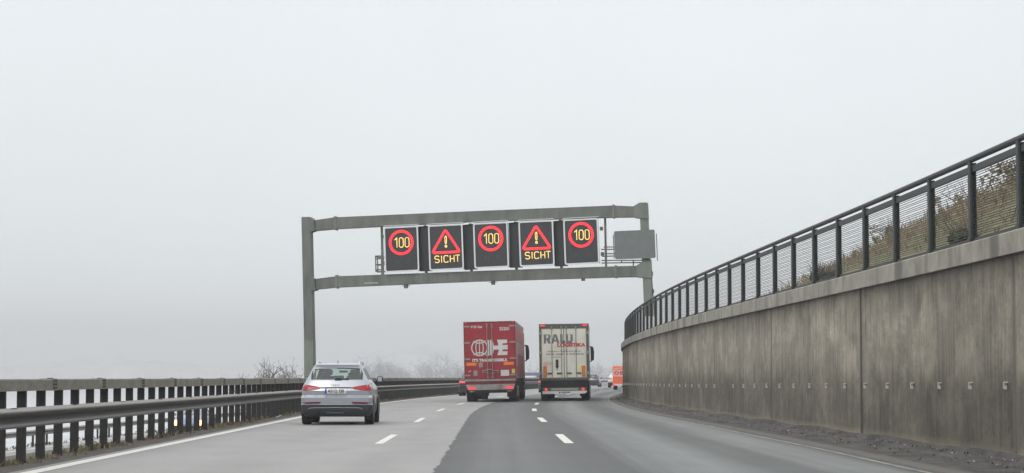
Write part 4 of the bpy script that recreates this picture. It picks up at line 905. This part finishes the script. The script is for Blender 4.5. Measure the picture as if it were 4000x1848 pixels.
        b.prism([(-.17, 3.05), (-.02, 3.05), (-.02, 2.29), (-.19, 2.29), (-.10, 2.45), (-.07, 2.67), (-.10, 2.88)], f_); b.prism([(.02, 3.05), (.12, 3.04), (.18, 2.9), (.21, 2.76), (.42, 2.76), (.42, 2.86), (.37, 3.05), (.86, 3.05), (.875, 2.88), (.62, 2.86), (.64, 2.78), (.885, 2.79), (.885, 2.56), (.64, 2.57), (.62, 2.48), (.875, 2.47), (.86, 2.29), (.37, 2.29), (.44, 2.48), (.44, 2.57), (.21, 2.57), (.18, 2.42), (.12, 2.30), (.02, 2.29)], f_)
        b.build('wordmark_logo', M_white, root)
        b = MB(); b.box(-.23, .23, -.036, -.028, .635, .75); b.build('number_plate', M_grey, root)
        b = MB(); arcr_y = [(.46+.10*math.cos(a), -.036, .73+.10*math.sin(a)) for a in [2*math.pi*k/20 for k in range(21)]]; b.tube(arcr_y, .012, 5, False); b.build('speed_sticker', M_lred, root)
        # faded panels of lettering on the curtain side
        b = MB(); b.prism([(1.2, 2.9), (2.1, 2.9), (2.1, 1.75), (1.2, 1.75)], lambda q, t: (w+.001+.004*t, q[0], q[1]))
        for k in range(9): b.prism([(2.6+1.05*k, 2.95), (3.3+1.05*k, 2.95), (3.3+1.05*k, 2.35), (2.6+1.05*k, 2.35)], lambda q, t: (w+.001+.004*t, q[0], q[1]))
        b.build('side_lettering', M_pinkish, root)
        b = MB(); b.box(w-.02, w+.012, .1, Lg, 1.14, 1.22); b.box(w-.02, w+.012, .1, Lg, 3.86, 3.95); b.build('side_rail', M_grime, root)
    else:
        b = MB(); b.box(-w, w, 0, .06, 3.74, H-.0); b.box(-w, -w+.10, 0, .06, 1.10, 3.74); b.box(w-.10, w, 0, .06, 1.10, 3.74); b.box(-w, w, -.01, .06, 1.06, 1.17); b.build('rear_frame', M_greyframe, root)
        b = MB()
        for q in ((-1.172, -1.14, 1.17, 3.74), (1.14, 1.172, 1.17, 3.74), (-1.14, 1.14, 3.70, 3.74), (-1.14, 1.14, 1.17, 1.205)): b.box(q[0], q[1], .004, .05, q[2], q[3])
        b.build('door_seal', M_olive, root)
        for s in (-1, 1): b = MB(); b.box(min(s*.015, s*1.138), max(s*.015, s*1.138), .008, .055, 1.207, 3.698); b.build('door', M_cream, root)
        b = MB(); b.box(-.014, .014, -.006, .05, 1.207, 3.70); b.build('centre_seal', M_ink, root)
        for s in (-1, 1):
            b = MB(); b.box(min(s*.96, s*1.2), max(s*.96, s*1.2), -.02, -.001, 3.84, 3.91); b.build('marker_lamp', M_tail, root)
            for x in (.13, .62):
                b = MB(); b.tube([(s*x, -.025, 1.12), (s*x, -.025, 3.84)], .017, 8)
                for z in (1.20, 1.45, 2.6, 3.68, 3.80): b.box(s*x-.035, s*x+.035, -.035, .01, z-.035, z+.035)
                b.build('locking_bar', M_steel, root, smooth=50)
                b = MB(); x2 = x+.26; b.box(min(s*x, s*x2), max(s*x, s*x2), -.01, .01, 1.37, 1.47); h_ = b.build('handle_plate', M_steel, root)
                b = MB(); b.tube([(s*(x+.02), -.03, 1.43), (s*(x+.24), -.03, 1.42)], .016, 6); b.build('handle', M_ink, h_)
            for z in (3.48, 2.48, 1.43): b = MB(); b.box(min(s*1.12, s*1.29), max(s*1.12, s*1.29), -.03, .01, z-.07, z+.07); b.build('hinge', M_steel, root)
            b = MB(); b.box(min(s*.90, s*1.08), max(s*.90, s*1.08), -.02, .0, 1.25, 1.80); h_ = b.build('hazard_plate', M_hred, root)
            b = MB(); b.box(min(s*.925, s*1.055), max(s*.925, s*1.055), -.026, -.021, 1.28, 1.77); b.build('hazard_field', mat('hazard_dull_orange', (.5, .2, .03), .6, noise=(9, .2)), h_)
            b = MB(); b.tube([(s*.95, -.02, .60), (s*.95, -.05, .60)], .075, 16); b.build('tail_light', M_tail, root)
            b = MB(); b.tube([(s*.82, -.02, 1.02), (s*.82, .02, 1.02)], .05, 10); b.build('buffer', M_chass, root)
        b = MB(); b.box(-1.2, 1.2, .05, .2, .70, 1.055); b.build('rear_crossmember', M_chass, root)
        b = MB(); b.box(-1.14, 1.14, -.01, .08, .52, .69); b.build('light_bar', M_greyframe, root)
        b = MB(); b.box(-.70, .70, -.022, -.012, .55, .665); b.build('number_plate', M_grey, root)
        b = MB(); b.prism([(-1.14, .515), (1.14, .515), (1.14, .43), (1.02, .37), (-1.14, .37)], lambda q, t: (q[0], -.03+.08*t, q[1])); b.build('bumper', M_white, root)
        text('KRONE', .10, 'bumper_text', M_ink, root, back(.06, -.034, .44), 1.3, .003, shear=.2, bold=.004)
        b = MB(); b.tube([(-.25, -.034, .44), (-.25, -.028, .44)], .045, 12); b.build('bumper_badge', M_ink, root)
        # striped wordmark: block letters sliced by gaps
        bands_ = [(3.42-.047*k, 3.42-.047*k-.031) for k in range(10)]
        def seg(z):   # spans of each letter at a height, t=0 top..1 bottom
            t = (3.43-z)/.47; o = []
            x = -1.03                                            # R
            if t < .12 or .42 < t < .58: o.append((x, x+.32))
            elif t <= .42: o += [(x, x+.12), (x+.23, x+.35)]
            else: o += [(x, x+.12), (x+.12+(t-.5)*.2, x+.27+(t-.5)*.2)]
            x = -.65; c_ = x+.21                                  # A
            hw_ = .08+.14*t
            if t < .3 or .58 < t < .78: o.append((c_-hw_, c_+hw_))
            else: o += [(c_-hw_, c_-hw_+.12), (c_+hw_-.12, c_+hw_)]
            x = -.19                                              # L
            if t < .75: o.append((x, x+.13))
            else: o.append((x, x+.27))
            x = .10                                               # U
            if t < .72: o += [(x, x+.12), (x+.24, x+.36)]
            else: o.append((x+.03, x+.33))
            return o
        b = MB()
        for z1, z0 in bands_:
            for a, c_ in seg((z0+z1)/2): b.box(a, c_, .001, .006, z0, z1)
        b.build('striped_wordmark', M_navy, root)
        text('LOGISTIKA', .235, 'red_wordmark', M_lred, root, back(.37, .004, 2.86), 1.24, .004, bold=.014)
        text('PREDUZEĆE ZA MEĐUNARODNU ŠPEDICIJU', .07, 'small_text', M_ink, root, back(.02, .004, 2.54), 1.25, .003)
        text('CROATIA - ZAGREB  •  tel. 385 (0)1 6285 205', .105, 'phone_text', M_ink, root, back(.04, .004, 2.40), .96, .003, bold=.001)
        text('www.ralu.hr', .095, 'web_text', M_ink, root, back(-.42, .004, 2.26), 1, .003)
        for x in (-.97, -.76):
            b = MB(); b.tube([(x, .0, 1.94), (x, .008, 1.94)], .088, 20); h_ = b.build('speed_sticker', M_lred, root); b = MB(); b.tube([(x, -.004, 1.94), (x, .0, 1.94)], .066, 20); b.build('speed_field', M_plate, h_); text('80' if x < -.9 else '60', .07, 'speed_text', M_ink, h_, back(x, -.006, 1.94), 1, .002)
        b = MB(); b.box(-.43, -.30, -.02, .008, 1.72, 2.13, bev=.02); b.box(-.385, -.345, -.02, .008, 1.60, 1.72); b.build('document_tube', M_ink, root)
        b = MB(); b.box(.75, .90, .0, .008, 1.57, 1.80); b.build('sticker', M_yellow, root)
        b = MB(); b.box(w-.02, w+.012, .1, Lg, 1.14, 1.24); b.box(w-.02, w+.012, .1, Lg, 3.86, 3.95); b.build('side_rail', M_steel, root)
    return root
lorry('red_lorry', 'red articulated lorry seen from behind with white globe logo and slogan on its doors', 1917.5, 101.0, -.036, -1.3, 'red')
lorry('white_lorry', 'cream and white articulated lorry seen from behind with striped navy wordmark and red lettering', 2206, 105.5, -.042, -.8, 'white')
# orange box van, half hidden by the wall
vx = at(2392, 1475, 201).x
van = empty('orange_van', (vx+1.1, 201, 0), (0, 0, -.095)); tag(van, 'orange and white box van partly hidden behind the end of the concrete wall', 'van')
b = MB(); b.box(-1.08, 1.08, 0, 3.6, .46, 2.33, bev=.05); b.build('box_body', M_vanor, van)
b = MB(); b.box(-1.0, 1.0, -.012, .01, 1.30, 1.95); b.build('pale_band', M_vanlt, van)
for ch, x in (('O', -.68), ('B', -.20), ('I', .16)): text(ch, .46, 'wordmark', M_lred, van, back(x, -.02, 1.63), 1.25, .006, bold=.022)
b = MB(); b.prism([(-.92, 2.01), (-.15, 2.10), (-.13, 2.20), (-.90, 2.11)], lambda q, t: (q[0], -.012+.02*t, q[1])); b.box(-.12, .6, -.014, .01, 1.0, 1.15); b.build('slogan_panel', M_vanlt, van)
b = MB(); b.box(-1.0, 1.0, 3.61, 5.4, .4, 2.0, bev=.12); b.build('cab', M_vanor, van)
b = MB(); b.box(-1.02, 1.02, -.08, .1, .40, .58, bev=.02); b.build('bumper', M_vanw, van)
for s in (-1, 1):
    b = MB(); b.box(min(s*.82, s*1.04), max(s*.82, s*1.04), -.10, -.07, .44, .56); b.build('tail_light', M_tail, van)
    for y in (.9, 4.5): wheel(van, s*.92, y, .34, .22, side=s)
    b = MB(); b.box(min(s*1.05, s*1.25), max(s*1.05, s*1.25), 4.6, 4.75, 1.4, 1.8, bev=.02); b.build('wing_mirror', M_ink, van)
# blue-grey lorry on the opposite carriageway
lp = at(2068, 1475, 303); lo = empty('oncoming_lorry', (lp.x, 303, -2.05), (0, 0, -.14)); tag(lo, 'blue grey lorry on the opposite carriageway, seen between the two big lorries above the barrier', 'lorry')
b = MB(); b.box(-1.27, 1.27, 0, 13, 1.1, 4.0, bev=.04); b.build('trailer_box', M_bluegrey, lo)
b = MB(); b.box(-1.2, 1.2, -3.2, -.8, .6, 3.5, bev=.12); c_ = b.build('cab', M_vanw, lo)
b = MB(); b.box(-1.05, 1.05, -3.23, -3.19, 1.9, 2.9); b.build('windscreen', M_dglass, c_)
b = MB(); b.box(-1.0, 1.0, -2.8, 13, .7, 1.09); b.build('chassis', M_chass, lo)
for s in (-1, 1):
    for y in (-2.2, .6, 9, 10.3, 11.6): wheel(lo, s*1.05, y, .5, .35, rim=M_steel, side=s)
# ------------------------------------------------------------------ haze
hz = bpy.data.materials.new('haze_air'); hz.use_nodes = True; t = hz.node_tree; t.nodes.clear(); o_ = t.nodes.new('ShaderNodeOutputMaterial'); pv = t.nodes.new('ShaderNodeVolumePrincipled')
pv.inputs['Color'].default_value = (.93, .95, .97, 1); pv.inputs['Density'].default_value = .0006; pv.inputs['Anisotropy'].default_value = .1
t.links.new(pv.outputs[0], o_.inputs['Volume'])
b = MB(); b.box(-3200, 3200, -400, 3400, -15.2, 84); o = b.build('haze', hz); tag(o, kind='stuff')
